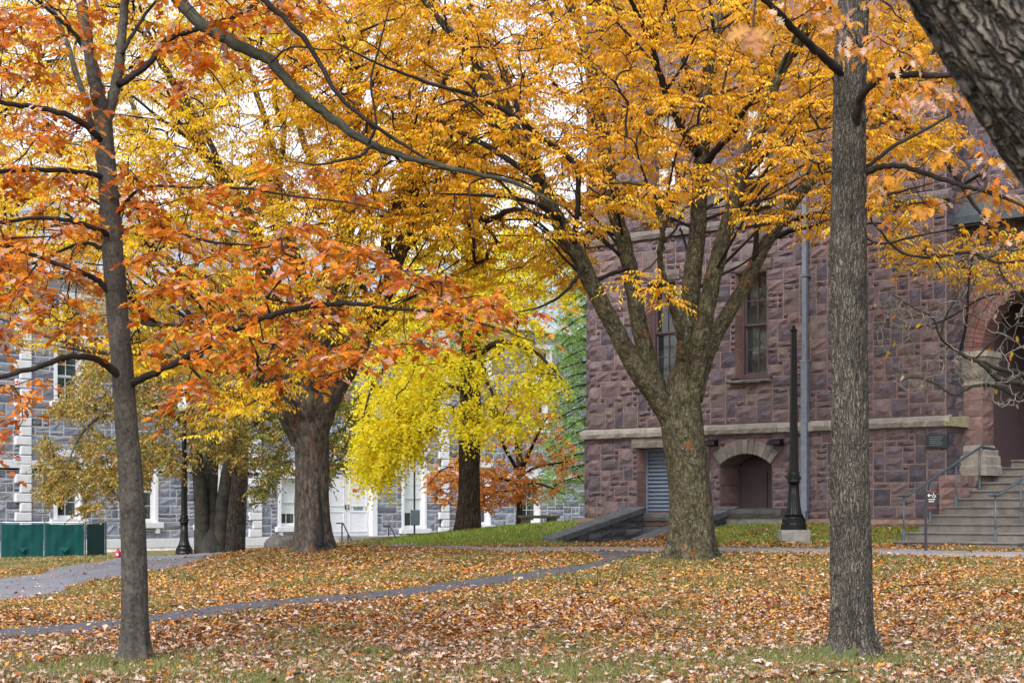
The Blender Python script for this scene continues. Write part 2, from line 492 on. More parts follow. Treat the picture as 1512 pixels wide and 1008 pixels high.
def gp(px, py, Y0):
    """ground point seen at a pixel, near depth Y0: march along the ray"""
    Y = np.linspace(Y0 * 0.8, Y0 * 1.25, 400)
    X = (px - CX) / FPX * Y; z = EYE - (py - HZ) / FPX * Y
    d = z - ground_z(X, Y)
    s = np.where(np.sign(d[:-1]) != np.sign(d[1:]))[0]
    i = s[np.argmin(abs(Y[s] - Y0))] if len(s) else int(np.argmin(abs(d)))
    return (X[i], Y[i])


path_sheet('path', [(-14, 16.5)] + [gp(*q) for q in ((0, 947, 21.3), (220, 924, 22.4), (400, 901, 23.6), (600, 882, 25.3), (760, 861, 27.3), (880, 839, 29.2))] + [(2.9, 31.6)],
           [(-15.2, 17.6)] + [gp(*q) for q in ((0, 929, 22.8), (220, 909, 23.9), (400, 885, 25.0), (600, 867, 26.8), (760, 846, 28.8), (880, 829, 30.2))] + [(1.2, 32.6)], M['asphalt'], 0.03, inset=.14)
path_sheet('road', [(-17, 25.5)] + [gp(*q) for q in ((0, 888, 29), (110, 864, 31), (200, 848, 33.3), (300, 828, 38.5))] + [(-6.2, 46), (-3.6, 56), (-2.0, 66)],
           [(-19.5, 31.5)] + [gp(*q) for q in ((0, 853, 35.5), (70, 839, 38.5), (150, 827, 43.5))] + [(-10.6, 48), (-9.2, 54), (-7.4, 62), (-5.8, 70)], M['asphalt_road'], 0.025)
path_sheet('walkway', [(-3.4, 38.2)] + [gp(*q) for q in ((700, 812, 35.2), (900, 814.5, 33.1), (1100, 816, 31.2), (1300, 817.5, 30.4), (1500, 821.5, 29.8))] + [(13.5, 29)],
           [(-3.2, 39.4)] + [gp(*q) for q in ((700, 807.5, 36.5), (900, 808.5, 34.4), (1100, 810, 32.4), (1300, 811.5, 31.5), (1500, 816, 30.8))] + [(13.6, 30.2)], M['walk'], 0.035)

# ---------------------------------------------------------------- stone walls
class Frame:
    """a building's own axes: x along the facade, y into the wall, z up"""
    def __init__(self, ox, oy, ang):
        self.o = np.array([ox, oy]); self.a = ang
        self.x = np.array([math.cos(ang), math.sin(ang)]); self.y = np.array([-math.sin(ang), math.cos(ang)])

    def uz(self, px, py, v=0.0):
        d = np.array([(px - CX) / FPX, 1.0]); n = self.y
        t = (np.dot(self.o + n * v, n)) / np.dot(d, n)
        p = d * t - self.o
        return float(np.dot(p, self.x)), float(EYE - (py - HZ) / FPX * t)

    def world(self, u, v, z):
        p = self.o + self.x * u + self.y * v
        return (p[0], p[1], z)

    def px(self, u, v, z):
        p = self.world(u, v, z)
        return CX + p[0] / p[1] * FPX, HZ - (z - EYE) / p[1] * FPX


def ashlar(w, h, uw, uh, blocked, sizes, rng):
    nx_, nz_ = int(round(w / uw)), int(round(h / uh))
    occ = np.zeros((nx_, nz_), bool)
    for i in range(nx_):
        for j in range(nz_):
            if blocked((i + 0.5) * uw, (j + 0.5) * uh): occ[i, j] = True
    hole = occ.copy(); out = []
    for j in range(nz_):
        for i in range(nx_):
            if occ[i, j]: continue
            for _ in range(6):
                sw, sh = sizes[rng.integers(len(sizes))]
                if i + sw <= nx_ and j + sh <= nz_ and not occ[i:i + sw, j:j + sh].any(): break
            else:
                sw, sh = 1, 1
                if i + 2 <= nx_ and not occ[i + 1, j]: sw = 2
            occ[i:i + sw, j:j + sh] = True
            out.append((i, j, sw, sh))
    return out, hole


def rock_face(w, h, gap, depth, rng, rough=0.035, nseg=3):
    """a rock-faced stone standing proud of y=0 (towards -y); lower left at 0,0"""
    g = gap / 2
    u = np.linspace(g, w - g, nseg + 1); z = np.linspace(g, h - g, nseg + 1)
    v = []
    for j in range(nseg + 1):
        for i in range(nseg + 1):
            edge = i in (0, nseg) or j in (0, nseg)
            d = depth * 0.42 if edge else depth * rng.uniform(0.5, 1.15) + rough * rng.standard_normal() * 0.25
            jx = 0 if edge else rng.uniform(-.25, .25) * w / nseg
            jz = 0 if edge else rng.uniform(-.25, .25) * h / nseg
            ex = rng.uniform(-.006, .006) if edge else 0
            v.append((u[i] + jx + ex, -max(0.006, d), z[j] + jz + ex))
    n = nseg + 1; f = []
    for j in range(nseg):
        for i in range(nseg):
            f.append((j * n + i, j * n + i + 1, (j + 1) * n + i + 1, (j + 1) * n + i))
    k = len(v)
    ring = [i for i in range(n)] + [j * n + nseg for j in range(1, n)] + [nseg * n + i for i in range(nseg - 1, -1, -1)] + [j * n for j in range(nseg - 1, 0, -1)]
    for r in ring: v.append((v[r][0], 0.03, v[r][2]))
    L = len(ring)
    for a in range(L):
        b = (a + 1) % L
        f.append((ring[b], ring[a], k + a, k + b))
    return np.array(v), f


def stone_wall(root, fr, u0, z0, w, h, uw, uh, blocked, sizes, palette, mat, mortar, v0, depth, rng, score, max_parts, gap=0.014, name='stone', back=0.4, smooth=True):
    cells, hole = ashlar(w, h, uw, uh, blocked, sizes, rng)
    # backing wall with the openings left out
    mb = MB(); nxh, nzh = hole.shape
    for j in range(nzh):
        i = 0
        while i < nxh:
            if hole[i, j]: i += 1; continue
            k = i
            while k < nxh and not hole[k, j]: k += 1
            vm = v0 - depth * .22
            mb.add([(u0 + i * uw, vm, z0 + j * uh), (u0 + k * uw, vm, z0 + j * uh), (u0 + k * uw, vm, z0 + (j + 1) * uh), (u0 + i * uw, vm, z0 + (j + 1) * uh)], [(0, 1, 2, 3)])
            i = k
    wall = mb.build('wall', mortar, root)
    lib = {}
    def get(sw, sh, k):
        if (sw, sh, k) not in lib:
            V_, F_ = rock_face(sw * uw, sh * uh, gap, depth, rng)
            c = np.array(palette[rng.integers(len(palette))]) * rng.uniform(0.9, 1.3)
            lib[(sw, sh, k)] = (V_, F_, c, [None])
        return lib[(sw, sh, k)]
    scored = []
    for (i, j, sw, sh) in cells:
        scored.append((score(u0 + (i + sw / 2) * uw, z0 + (j + sh / 2) * uh, sw * uw, sh * uh), i, j, sw, sh))
    scored.sort(key=lambda t: -t[0])
    rest = MB(); n = 0
    for (s, i, j, sw, sh) in scored:
        k = int(rng.integers(7))
        V_, F_, c, me = get(sw, sh, k)
        off = np.array([u0 + i * uw, v0, z0 + j * uh])
        if n < max_parts and s > 0:
            if me[0] is None:
                b = MB().add(V_, F_, c); o = b.build(name, mat, wall, smooth=False)
                me[0] = o.data
            else:
                o = bpy.data.objects.new(name, me[0]); COL.objects.link(o); o.parent = wall
            o.location = off; n += 1
        else:
            rest.add(V_ + off, F_, c)
    o = rest.build('stonework', mat, wall)
    if o: o['kind'] = 'stuff'
    return wall


# ---------------------------------------------------------------- brownstone hall
BY = 41.3
BC = Vector(((868 - CX) / FPX * BY, BY))
BA = -math.atan2(0.673, 0.74)
BF = Frame(BC.x, BC.y, BA)
hall = empty('stone_hall', (BC.x, BC.y, 0), BA)
tag(hall, 'purple-brown rough stone hall with belt courses, sash windows and arched doorway', 'building')
rb = np.random.default_rng(11)
UW, UH = 0.14, 0.125
Z0 = 1.36
U_END = round(BF.uz(1398, 600)[0] / UW) * UW
NCOLS = int(round(U_END / UW))


def snap_u(u): return round(u / UW) * UW
def snap_z(z): return Z0 + round((z - Z0) / UH) * UH


BZ_BELT = BF.uz(1100, 622)[1]
belt0, belt1 = snap_z(BZ_BELT - 0.25), snap_z(BZ_BELT)
z2 = BF.uz(1120, 315)[1]
belt2a, belt2b = snap_z(z2 - 0.22), snap_z(z2)
TOPZ = Z0 + 104 * UH
win = []
for (p0, p1, y0, y1) in ((953, 1015, 424, 569), (1087, 1150, 402, 562)):
    u0 = snap_u(BF.uz(p0, 500)[0]); u1 = snap_u(BF.uz(p1, 500)[0])
    win.append([u0, u0 + .84, 0, 0])
zs, zh = snap_z(BF.uz(1094, 562)[1]), snap_z(BF.uz(1094, 404)[1])
for w_ in win: w_[2] = zs; w_[3] = zh
up_win = [[w_[0], w_[1], belt2b + 0.25, belt2b + 2.75] for w_ in win]
lou = [snap_u(BF.uz(944, 700)[0]), 0, snap_z(1.5), snap_z(BF.uz(950, 659)[1])]
lou[1] = lou[0] + 1.12
du0, du1 = snap_u(BF.uz(1064, 700)[0]), snap_u(BF.uz(1143, 700)[0])
spring = BF.uz(1060, 685)[1]; crown_i = BF.uz(1100, 670)[1]
aw = (du1 - du0) / 2; rise = max(0.25, crown_i - spring)
AR = (aw * aw + rise * rise) / (2 * rise); AC = ((du0 + du1) / 2, crown_i - AR)
RING = 0.32


def in_rect(u, z, r, pad=0): return r[0] - pad <= u <= r[1] + pad and r[2] - pad <= z <= r[3] + pad


def blocked_b(u, z):
    z = z + Z0
    if belt0 < z < belt1 or belt2a < z < belt2b: return True
    for r in win + up_win:
        if in_rect(u, z, r): return True
        if r[0] - 0.14 < u < r[1] + 0.14 and r[3] < z < r[3] + 0.25: return True
        if r[0] - 0.14 < u < r[1] + 0.14 and r[2] - 0.125 < z < r[2]: return True
    if in_rect(u, z, lou): return True
    if lou[0] - 0.14 < u < lou[1] + 0.14 and lou[3] < z < lou[3] + 0.25: return True
    if du0 < u < du1 and z < spring: return True
    if z >= spring - 0.06 and math.hypot(u - AC[0], z - AC[1]) < AR + RING + 0.03 and du0 - 0.35 < u < du1 + 0.35: return True
    return False


PAL_B = [(0.165, 0.112, 0.118), (0.145, 0.101, 0.112), (0.180, 0.120, 0.120), (0.128, 0.096, 0.110), (0.190, 0.132, 0.128), (0.155, 0.105, 0.115),
         (0.115, 0.092, 0.108), (0.200, 0.145, 0.135), (0.150, 0.108, 0.118)]
PAL_B = [(r_ * .81, g_ * .90, b_ * .95) for r_, g_, b_ in PAL_B]
SZ_B = [(3, 2), (3, 2), (2, 2), (4, 2), (2, 1), (3, 1), (3, 3), (2, 3), (4, 3), (2, 2), (3, 2), (2, 2), (3, 3), (2, 1), (4, 2), (3, 4)]


def score_b(u, z, w, h):
    px, py = BF.px(u, 0, z)
    if not (868 < px < 1398 and 330 < py < 750): return 0.0
    if 985 < px < 1050 and py > 450: return 0.0
    if 1230 < px < 1284: return 0.0
    if py < 380 and px < 1130: return 0.0
    return w * h * (FPX / BF.world(u, 0, z)[1]) ** 2


stone_wall(hall, BF, 0, Z0, U_END, 104 * UH, UW, UH, blocked_b, SZ_B, PAL_B, M['brownstone'], M['mortar_red'], 0.0, 0.075, rb, score_b, 300, gap=.032)


def bpart(mb, name, mat, parent=hall, **k): return mb.build(name, mat, parent, **k)


def rough_bar(u0, u1, z0, z1, v_out, v_in, rng, n=14, amp=0.02, slope=0.06):
    """a rough dressed stone bar along x with a weathered sloping top"""
    us = np.linspace(u0, u1, n + 1); v = []; f = []
    for i, u in enumerate(us):
        e = 0 if i in (0, n) else 1
        v += [(u, v_in, z0), (u, v_out + amp * rng.uniform(0, 1), z0 + amp * rng.uniform(0, .5)), (u, v_out - amp * rng.uniform(0, 1), (z0 + z1) / 2 - slope * .3 + amp * rng.standard_normal() * .3),
              (u, v_out + amp * rng.uniform(0, 1), z1 - slope), (u, v_in, z1)]
    for i in range(n):
        for k in range(4):
            a = i * 5 + k; f.append((a, a + 5, a + 6, a + 1))
    f.append((0, 1, 2, 3, 4)); f.append(tuple(n * 5 + k for k in (4, 3, 2, 1, 0)))
    return np.array(v), f


# belt courses: separate blocks
for (a, b, proud) in ((belt0, belt1, -0.15), (belt2a, belt2b, -0.12)):
    u = 0.0; 
    while u < U_END - 0.05:
        L = min(rb.uniform(1.2, 1.9), U_END - u)
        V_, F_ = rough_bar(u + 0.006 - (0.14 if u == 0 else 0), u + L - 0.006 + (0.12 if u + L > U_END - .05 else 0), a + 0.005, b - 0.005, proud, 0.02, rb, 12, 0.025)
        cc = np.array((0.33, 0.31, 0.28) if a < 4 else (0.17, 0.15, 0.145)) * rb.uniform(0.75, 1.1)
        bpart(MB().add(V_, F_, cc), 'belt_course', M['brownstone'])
        u += L
# base moulding and the battered lower wall corner
u = -0.2
while u < U_END + 0.2:
    L = min(rb.uniform(0.9, 1.5), U_END + 0.25 - u)
    if not (du0 - 0.4 < u + L / 2 < du1 + 0.4):
        V_, F_ = rough_bar(u + 0.006, u + L - 0.006, Z0 - 0.2, Z0 - 0.005, -0.16, 0.02, rb, 8, 0.03, 0.05)
        bpart(MB().add(V_, F_, np.array((0.27, 0.185, 0.155)) * rb.uniform(.85, 1.1)), 'base_course', M['brownstone'])
    u += L
bpart(MB().box((-0.18, -0.2, 0.3), (1.3, 0.0, Z0 - 0.205)), 'foundation', M['concrete'])
bpart(MB().box((1.301, -0.2, 0.3), (du0 - 0.4, 0.0, Z0 - 0.205)), 'foundation', M['slate'])
bpart(MB().box((du1 + 0.4, -0.2, 0.3), (U_END + 0.15, 0.0, Z0 - 0.205)), 'foundation', M['concrete'])
# body of the building behind the facade (side walls, floor slabs, roof)
bpart(MB().box((0.0, 0.62, 0.3), (0.3, 14, TOPZ), ).box((0.0, 0.03, 0.3), (0.02, 0.62, TOPZ)), 'side_wall', M['mortar_red'])
bpart(MB().box((0.02, 0.9, 0.3), (U_END, 0.95, TOPZ)), 'interior', M['dark'])
# quoin stones on the left corner, long and short, slightly battered below the belt
z = Z0
k = 0
while z < TOPZ - 0.3:
    hgt = rb.choice([0.25, 0.31, 0.375])
    if not (belt0 - .1 < z + hgt / 2 < belt1 + .1 or belt2a - .1 < z + hgt / 2 < belt2b + .1):
        ext = -0.09 if z < belt0 else -0.03
        V_, F_ = rock_face(0.14 - ext - 0.02, hgt, 0.014, 0.07, rb)
        bpart(MB().add(V_ + np.array([ext, 0, z]), F_, np.array(PAL_B[rb.integers(len(PAL_B))])), 'quoin', M['brownstone'])
    z += hgt
bpart(MB().box((-0.085, -0.012, Z0), (0.13, 0.3, belt0)), 'corner_core', M['mortar_red'])


def sash_window(root, r, yrec, frame_mat, name='window', curtain=None, reveal_mat=None, sill_mat=None, lintel_mat=None, cols=2, rows=2, blind=None):
    u0, u1, z0, z1 = r
    t = 0.075
    mb = MB()
    mb.box((u0 + .002, yrec - 0.05, z0), (u0 + t, yrec + .06, z1)).box((u1 - t, yrec - 0.05, z0), (u1 - .002, yrec + .06, z1))
    mb.box((u0 + t, yrec - 0.048, z1 - t), (u1 - t, yrec + .06, z1)).box((u0 + t, yrec - 0.048, z0), (u1 - t, yrec + .06, z0 + t * 1.3))
    w = mb.build(name, frame_mat, root)
    zm = (z0 + z1) / 2
    for (a, b, dy) in ((zm, z1 - t, 0.0), (z0 + t * 1.3, zm, 0.04)):
        s = MB(); q = 0.045
        s.box((u0 + t, yrec + dy - .02, a), (u0 + t + q, yrec + dy + .02, b)).box((u1 - t - q, yrec + dy - .02, a), (u1 - t, yrec + dy + .02, b))
        s.box((u0 + t + q, yrec + dy - .022, b - q), (u1 - t - q, yrec + dy + .02, b)).box((u0 + t + q, yrec + dy - .022, a), (u1 - t - q, yrec + dy + .02, a + q))
        for c in range(1, cols):
            x = u0 + (u1 - u0) * c / cols
            s.box((x - .012, yrec + dy - .018, a + q), (x + .012, yrec + dy + .018, b - q))
        for c in range(1, rows):
            zz = a + (b - a) * c / rows
            s.box((u0 + t + q, yrec + dy - .016, zz - .012), (u1 - t - q, yrec + dy + .016, zz + .012))
        sa = s.build('sash', frame_mat, w)
        for ci in range(cols):
            for ri in range(rows):
                xa, xb = u0 + t + (u1 - u0 - 2 * t) * ci / cols, u0 + t + (u1 - u0 - 2 * t) * (ci + 1) / cols
                za, zb = a + (b - a) * ri / rows, a + (b - a) * (ri + 1) / rows
                gm = blind if (blind and not (a < zm and ri == 0)) else M['glass']
                MB().add([(xa, yrec + dy + .004, za), (xb, yrec + dy + .004, za), (xb, yrec + dy + .004, zb), (xa, yrec + dy + .004, zb)], [(0, 1, 2, 3)]).build('pane', gm, w)
    return w


for r in win + up_win:
    u0, u1, z0, z1 = r
    wnd = sash_window(hall, r, 0.25, M['purple_paint'], blind=M['shade'] if r in up_win else None)
    j = MB()     # jamb stones of the reveal
    zz = z0
    while zz < z1 - .01:
        hh = min(rb.uniform(0.45, 0.8), z1 - zz)
        for xj in (u0, u1):
            MB().box((xj - 0.002, -0.045, zz + .004), (xj + 0.002, 0.5, zz + hh - .004), np.array((0.24, 0.16, 0.15)) * rb.uniform(.8, 1.15)).build('jamb_stone', M['brownstone'], wnd)
        zz += hh
    MB().box((u0, 0.0, z1), (u1, 0.5, z1 + .01)).build('reveal', M['brownstone'], wnd)
    V_, F_ = rough_bar(u0 - 0.135, u1 + 0.135, z1 + 0.006, z1 + 0.245, -0.075, 0.05, rb, 10, 0.03, 0.0)
    MB().add(V_, F_, (0.165, 0.14, 0.135)).build('lintel', M['brownstone'], wnd)
    V_, F_ = rough_bar(u0 - 0.135, u1 + 0.135, z0 - 0.12, z0 - 0.005, -0.16, 0.3, rb, 10, 0.02, 0.04)
    MB().add(V_, F_, (0.17, 0.16, 0.15)).build('sill', M['brownstone'], wnd)
    # a curtain hanging inside
    cu = MB(); n = 14
    if r in win:
        for side in (0, 1):
            vv = []; ff = []
            for i in range(n + 1):
                x = u0 + .1 + .30 * i / n if side == 0 else u1 - .1 - .30 * i / n
                yy = 0.34 + 0.02 * math.sin(i * 1.9)
                vv += [(x, yy, z0 + .05), (x, yy, z1 - .05)]
            for i in range(n): ff.append((2 * i, 2 * i + 2, 2 * i + 3, 2 * i + 1))
            cu.add(vv, ff)
# louvred opening
u0, u1, z0, z1 = lou
lv = bpart(MB().box((u0 + 0.001, 0.30, z0), (u0 + .06, .40, z1)).box((u1 - .06, .30, z0), (u1 - .001, .40, z1)).box((u0 + .06, .302, z1 - .06), (u1 - .06, .40, z1)), 'louver_frame', M['louver'])
n_sl = 15
slat_me = None
for i in range(n_sl):
    zz = z0 + 0.03 + (z1 - z0 - 0.1) * i / n_sl
    if slat_me is None:
        d = (z1 - z0 - .1) / n_sl
        so = MB().hexa([(u0 + .06, .30, 0), (u1 - .06, .30, 0), (u1 - .06, .37, d * .75), (u0 + .06, .37, d * .75), (u0 + .06, .30, .018), (u1 - .06, .30, .018), (u1 - .06, .37, d * .75 + .018), (u0 + .06, .37, d * .75 + .018)]).build('slat', M['louver'], lv)
        slat_me = so.data
    else:
        so = bpy.data.objects.new('slat', slat_me); COL.objects.link(so); so.parent = lv
    so.location = (0, 0, zz)
for side, x in ((0, u0), (1, u1)):
    zz = z0
    while zz < z1 - .01:
        hh = min(rb.uniform(.3, .55), z1 - zz)
        MB().box((x - .002, -.04, zz + .005), (x + .002, .45, zz + hh - .005), np.array((0.27, 0.18, 0.16)) * rb.uniform(.8, 1.15)).build('jamb_stone', M['brownstone'], lv)
        zz += hh
bpart(MB().box((u0, .42, z0), (u1, .44, z1)), 'louver_back', M['dark'], lv)
V_, F_ = rough_bar(u0 - 0.135, u1 + 0.135, z1 + 0.006, z1 + 0.246, -0.085, 0.4, rb, 10, 0.02, 0.0)
bpart(MB().add(V_, F_, (0.25, 0.22, 0.20)), 'lintel', M['brownstone'], lv)
V_, F_ = rough_bar(u0 - 0.05, u1 + 0.05, z0 - 0.2, z0 - 0.01, -0.25, 0.3, rb, 8, 0.02, 0.03)
bpart(MB().add(V_, F_, (0.12, 0.12, 0.12)), 'sill', M['brownstone'], lv)

# arched cellar door
ad = bpart(MB().box((du0 - 0.02, 0.66, 0.9), (du0 + .07, .76, spring + rise)).box((du1 - .07, .66, 0.9), (du1 + .02, .76, spring + rise)).box((du0 + .07, .662, spring - .14), (du1 - .07, .76, spring - .06)), 'door_frame', M['door_paint'])
mid = du0 + (du1 - du0) * 0.56
for (a, b) in ((du0 + .07, mid - .012), (mid + .012, du1 - .07)):
    bpart(MB().box((a, .69, 0.9), (b, .73, spring - .14)), 'door', M['door_paint'], ad)
bpart(MB().box((du0 + .07, .70, spring - .06), (du1 - .07, .74, crown_i + .05)), 'transom', M['door_paint'], ad)
bpart(MB().box((mid - .011, .72, .9), (mid + .011, .735, spring - .14)), 'gap', M['dark'], ad)
nv = 11
th0 = math.atan2(spring - AC[1], du0 - AC[0]); th1 = math.atan2(spring - AC[1], du1 - AC[0])
for i in range(nv):
    a, b = th0 + (th1 - th0) * (i + .02) / nv, th0 + (th1 - th0) * (i + .98) / nv
    ro = AR + RING * rb.uniform(.93, 1.04); ri = AR
    pr = -0.06 - rb.uniform(0, .03)
    def pp(r, t, v): return (AC[0] + r * math.cos(t), v, AC[1] + r * math.sin(t))
    mbv = MB().hexa([pp(ri, a, pr), pp(ri, b, pr), pp(ri, b, .66), pp(ri, a, .66), pp(ro, a, pr), pp(ro, b, pr), pp(ro, b, .05), pp(ro, a, .05)], np.array((0.19, 0.175, 0.16)) * rb.uniform(.8, 1.15))
    bpart(mbv, 'voussoir', M['brownstone'], ad, bevel=0.012)
# spandrel behind the ring, flush with the stones
sp = MB(); n = 24
for i in range(n):
    a, b = th0 + (th1 - th0) * i / n, th0 + (th1 - th0) * (i + 1) / n
    sp.add([pp(AR + .02, a, -.02), pp(AR + .02, b, -.02), pp(AR + RING + .28, b, -.02), pp(AR + RING + .28, a, -.02)], [(0, 1, 2, 3)], (0.2, .13, .13))
bpart(sp, 'spandrel', M['brownstone'], ad)
for a_, b_ in ((du0 - .43, du0 - .002), (du1 + .002, du1 + .43)):
    bpart(MB().add([(a_, -.018, spring - .14), (b_, -.018, spring - .14), (b_, -.018, crown_i + RING), (a_, -.018, crown_i + RING)], [(0, 1, 2, 3)], (0.14, .10, .105)), 'shoulder_stone', M['brownstone'], ad)
for x, sgn in ((du0, 1), (du1, -1)):
    zz = 0.9
    while zz < spring - .01:
        hh = min(rb.uniform(.3, .42), spring - zz)
        bpart(MB().box((x - .003, -.045, zz + .006), (x + .003, .66, zz + hh - .006), np.array((0.2, 0.135, 0.13)) * rb.uniform(.8, 1.15)), 'jamb_stone', M['brownstone'], ad)
        zz += hh
bpart(MB().box((du0, .0, .9), (du1, .66, 1.0)), 'threshold', M['concrete'], ad)

# two black wall lights
for px, py in ((1052, 653), (1148, 652)):
    u, z = BF.uz(px, py, -0.1)
    l = bpart(MB().box((u - .12, -.09, z - .09), (u + .12, -.03, z + .07)), 'wall_light', M['black_metal'], bevel=.01)
    bpart(MB().hexa([(u - .17, -.30, z - .07), (u + .17, -.30, z - .07), (u + .17, -.09, z - .07), (u - .17, -.09, z - .07), (u - .15, -.27, z + .02), (u + .15, -.27, z + .02), (u + .15, -.09, z + .06), (u - .15, -.09, z + .06)]), 'visor', M['black_metal'], l, bevel=.01)

# downspout
u, _ = BF.uz(1189, 600, -0.14)
zj = BF.uz(1189, 531, -.14)[1]
ds = bpart(MB().box((u - .055, -.20, zj), (u + .055, -.09, TOPZ)), 'downspout', M['zinc'], bevel=.012)
bpart(MB().box((u - .075, -.215, 1.5), (u + .075, -.08, zj - .01)), 'lower_pipe', M['zinc'], ds, bevel=.012)
bpart(MB().box((u - .05, -.225, 1.25), (u + .05, -.09, 1.5)), 'cleanout', M['zinc'], ds)
for zz in (zj - .05, zj - 1.6, zj + 1.8, zj + 4):
    bpart(MB().box((u - .09, -.225, zz), (u + .09, -.0, zz + .05)), 'bracket', M['zinc'], ds)

# bronze plaque
u, z = BF.uz(1383, 651, -0.08)
pl = bpart(MB().box((u - .24, -.105, z - .14), (u + .24, -.03, z + .14)), 'plaque', M['bronze'], bevel=.008)
for i in range(5):
    bpart(MB().box((u - .16 + .01 * (i % 2), -.110, z + .08 - i * .04), (u + .16 - .03 * (i % 3), -.1055, z + .09 - i * .04)), 'text_line', M['zinc'], pl)

# right end: return wall, porch pier and arch
RD = 0.72
cells_z = int((TOPZ - Z0) / .25)
for i in range(cells_z):
    zz = Z0 + i * .25
    ck = (0.2, .13, .13)
    off = 0.0
    uu = 0.0
    while uu < RD - .05:
        L = min(rb.uniform(.25, .5), RD - uu)
        V_, F_ = rock_face(L, .25, .014, .05, rb)
        V2 = np.stack([U_END - V_[:, 1], V_[:, 0] + uu, V_[:, 2] + zz], 1)
        bpart(MB().add(V2, F_, np.array(PAL_B[rb.integers(len(PAL_B))])), 'return_stone', M['brownstone'])
        uu += L
bpart(MB().box((U_END - .3, 0.0, Z0), (U_END, RD + .6, TOPZ)), 'return_wall', M['mortar_red'])
bpart(MB().add(*rough_bar(U_END - .0, U_END + .14, belt0 + .005, belt1 - .005, -.15, RD, rb, 2, .02), (0.36, .33, .2)), 'belt_course', M['brownstone'])
# pier
PU0, PU1, PD0, PD1 = U_END + 0.002, U_END + 0.42, RD, RD + 0.5
pz0 = BF.uz(1440, 702, RD)[1]; pz1 = BF.uz(1440, 657, RD)[1]; pz2 = BF.uz(1440, 566, RD)[1]; pz3 = BF.uz(1440, 528, RD)[1]
pier = bpart(MB().box((PU0, PD0, pz1), (PU1, PD1, pz2)), 'pier', M['mortar_red'])
zz = pz1
while zz < pz2 - .02:
    hh = min(rb.uniform(.2, .36), pz2 - zz)
    V_, F_ = rock_face(PU1 - PU0, hh, .012, .04, rb)
    bpart(MB().add(V_ + np.array([PU0, PD0, zz]), F_, np.array((0.25, .165, .155)) * rb.uniform(.85, 1.1)), 'pier_stone', M['brownstone'], pier)
    V_, F_ = rock_face(PD1 - PD0, hh, .012, .04, rb)
    bpart(MB().add(np.stack([PU1 - V_[:, 1], PD0 + V_[:, 0], V_[:, 2] + zz], 1), F_, np.array((0.24, .15, .14)) * rb.uniform(.85, 1.1)), 'pier_stone', M['brownstone'], pier)
    zz += hh
hb = pz1 - pz0
prof = [(0.0, .20, 'f'), (.30, .20, 'f'), (.34, .17, 'f'), (.62, .17, 'f'), (.66, .12, 'f'), (.8, .13, 'f'), (.9, .06, 'f'), (1.0, .03, 'f')]
mbp = MB()
for i in range(len(prof) - 1):
    a, e, _ = prof[i]; b, e2, _ = prof[i + 1]
    mbp.hexa([(PU0 - e * .3, PD0 - e, pz0 + a * hb), (PU1 + e, PD0 - e, pz0 + a * hb), (PU1 + e, PD1, pz0 + a * hb), (PU0 - e * .3, PD1, pz0 + a * hb),
              (PU0 - e2 * .3, PD0 - e2, pz0 + b * hb - .001), (PU1 + e2, PD0 - e2, pz0 + b * hb - .001), (PU1 + e2, PD1, pz0 + b * hb - .001), (PU0 - e2 * .3, PD1, pz0 + b * hb - .001)])
bpart(mbp, 'pier_base', M['limestone'], pier)
# plinth of rough stones under the pier base beside the steps
for row in range(6):
    zz = pz0 - (row + 1) * .24
    uu = 0
    while uu < PD0 + 1.0:
        L = rb.uniform(.3, .6)
        V_, F_ = rock_face(L, .24, .014, .07, rb)
        V2 = np.stack([PU1 - .02 - V_[:, 1], V_[:, 0] + uu - .2, V_[:, 2] + zz], 1)
        if zz > .7: bpart(MB().add(V2, F_, np.array((0.25, .17, .155)) * rb.uniform(.8, 1.15)), 'plinth_stone', M['brownstone'], pier)
        uu += L
    V_, F_ = rock_face(PU1 - U_END + .05, .24, .014, .07, rb)
    bpart(MB().add(V_ + np.array([U_END - .02, -.2, zz]), F_, (0.25, .165, .15)), 'plinth_stone', M['brownstone'], pier)
bpart(MB().box((U_END - .05, -.19, .5), (PU1 - .03, PD1, pz0)), 'plinth_core', M['mortar_red'], pier)
# capital with carving
cap = bpart(MB().hexa([(PU0 - .0, PD0 - .02, pz2), (PU1 + .02, PD0 - .02, pz2), (PU1 + .02, PD1, pz2), (PU0, PD1, pz2), (PU0 - .03, PD0 - .16, pz3), (PU1 + .16, PD0 - .16, pz3), (PU1 + .16, PD1, pz3), (PU0 - .03, PD1, pz3)]), 'capital', M['limestone'], pier)
bpart(MB().box((PU0 - .04, PD0 - .2, pz3), (PU1 + .2, PD1, pz3 + .12)), 'abacus', M['limestone'], cap, bevel=.01)
bpart(MB().box((PU0 - .01, PD0 - .05, pz2 - .05), (PU1 + .05, PD1, pz2 + .03)), 'necking', M['limestone'], cap, bevel=.01)
def scroll_curl(cx, cz, R_):
    t = np.linspace(0, 3.6 * math.pi, 26); r = R_ * (1 - t / (4.2 * math.pi))
    return np.stack([cx + r * np.cos(t), np.full_like(t, 0) + PD0 - .10 - .07 * ((cz + r * np.sin(t)) - (pz2 + pz3) / 2) / (pz3 - pz2), cz + r * np.sin(t)], 1)
for i in range(4):
    for j in range(2):
        P_ = scroll_curl(PU0 + .06 + .115 * i, pz2 + (pz3 - pz2) * (.3 + .42 * j), .062)
        bpart(MB().tube(P_, np.full(len(P_), .011), 5), 'scroll', M['limestone'], cap)
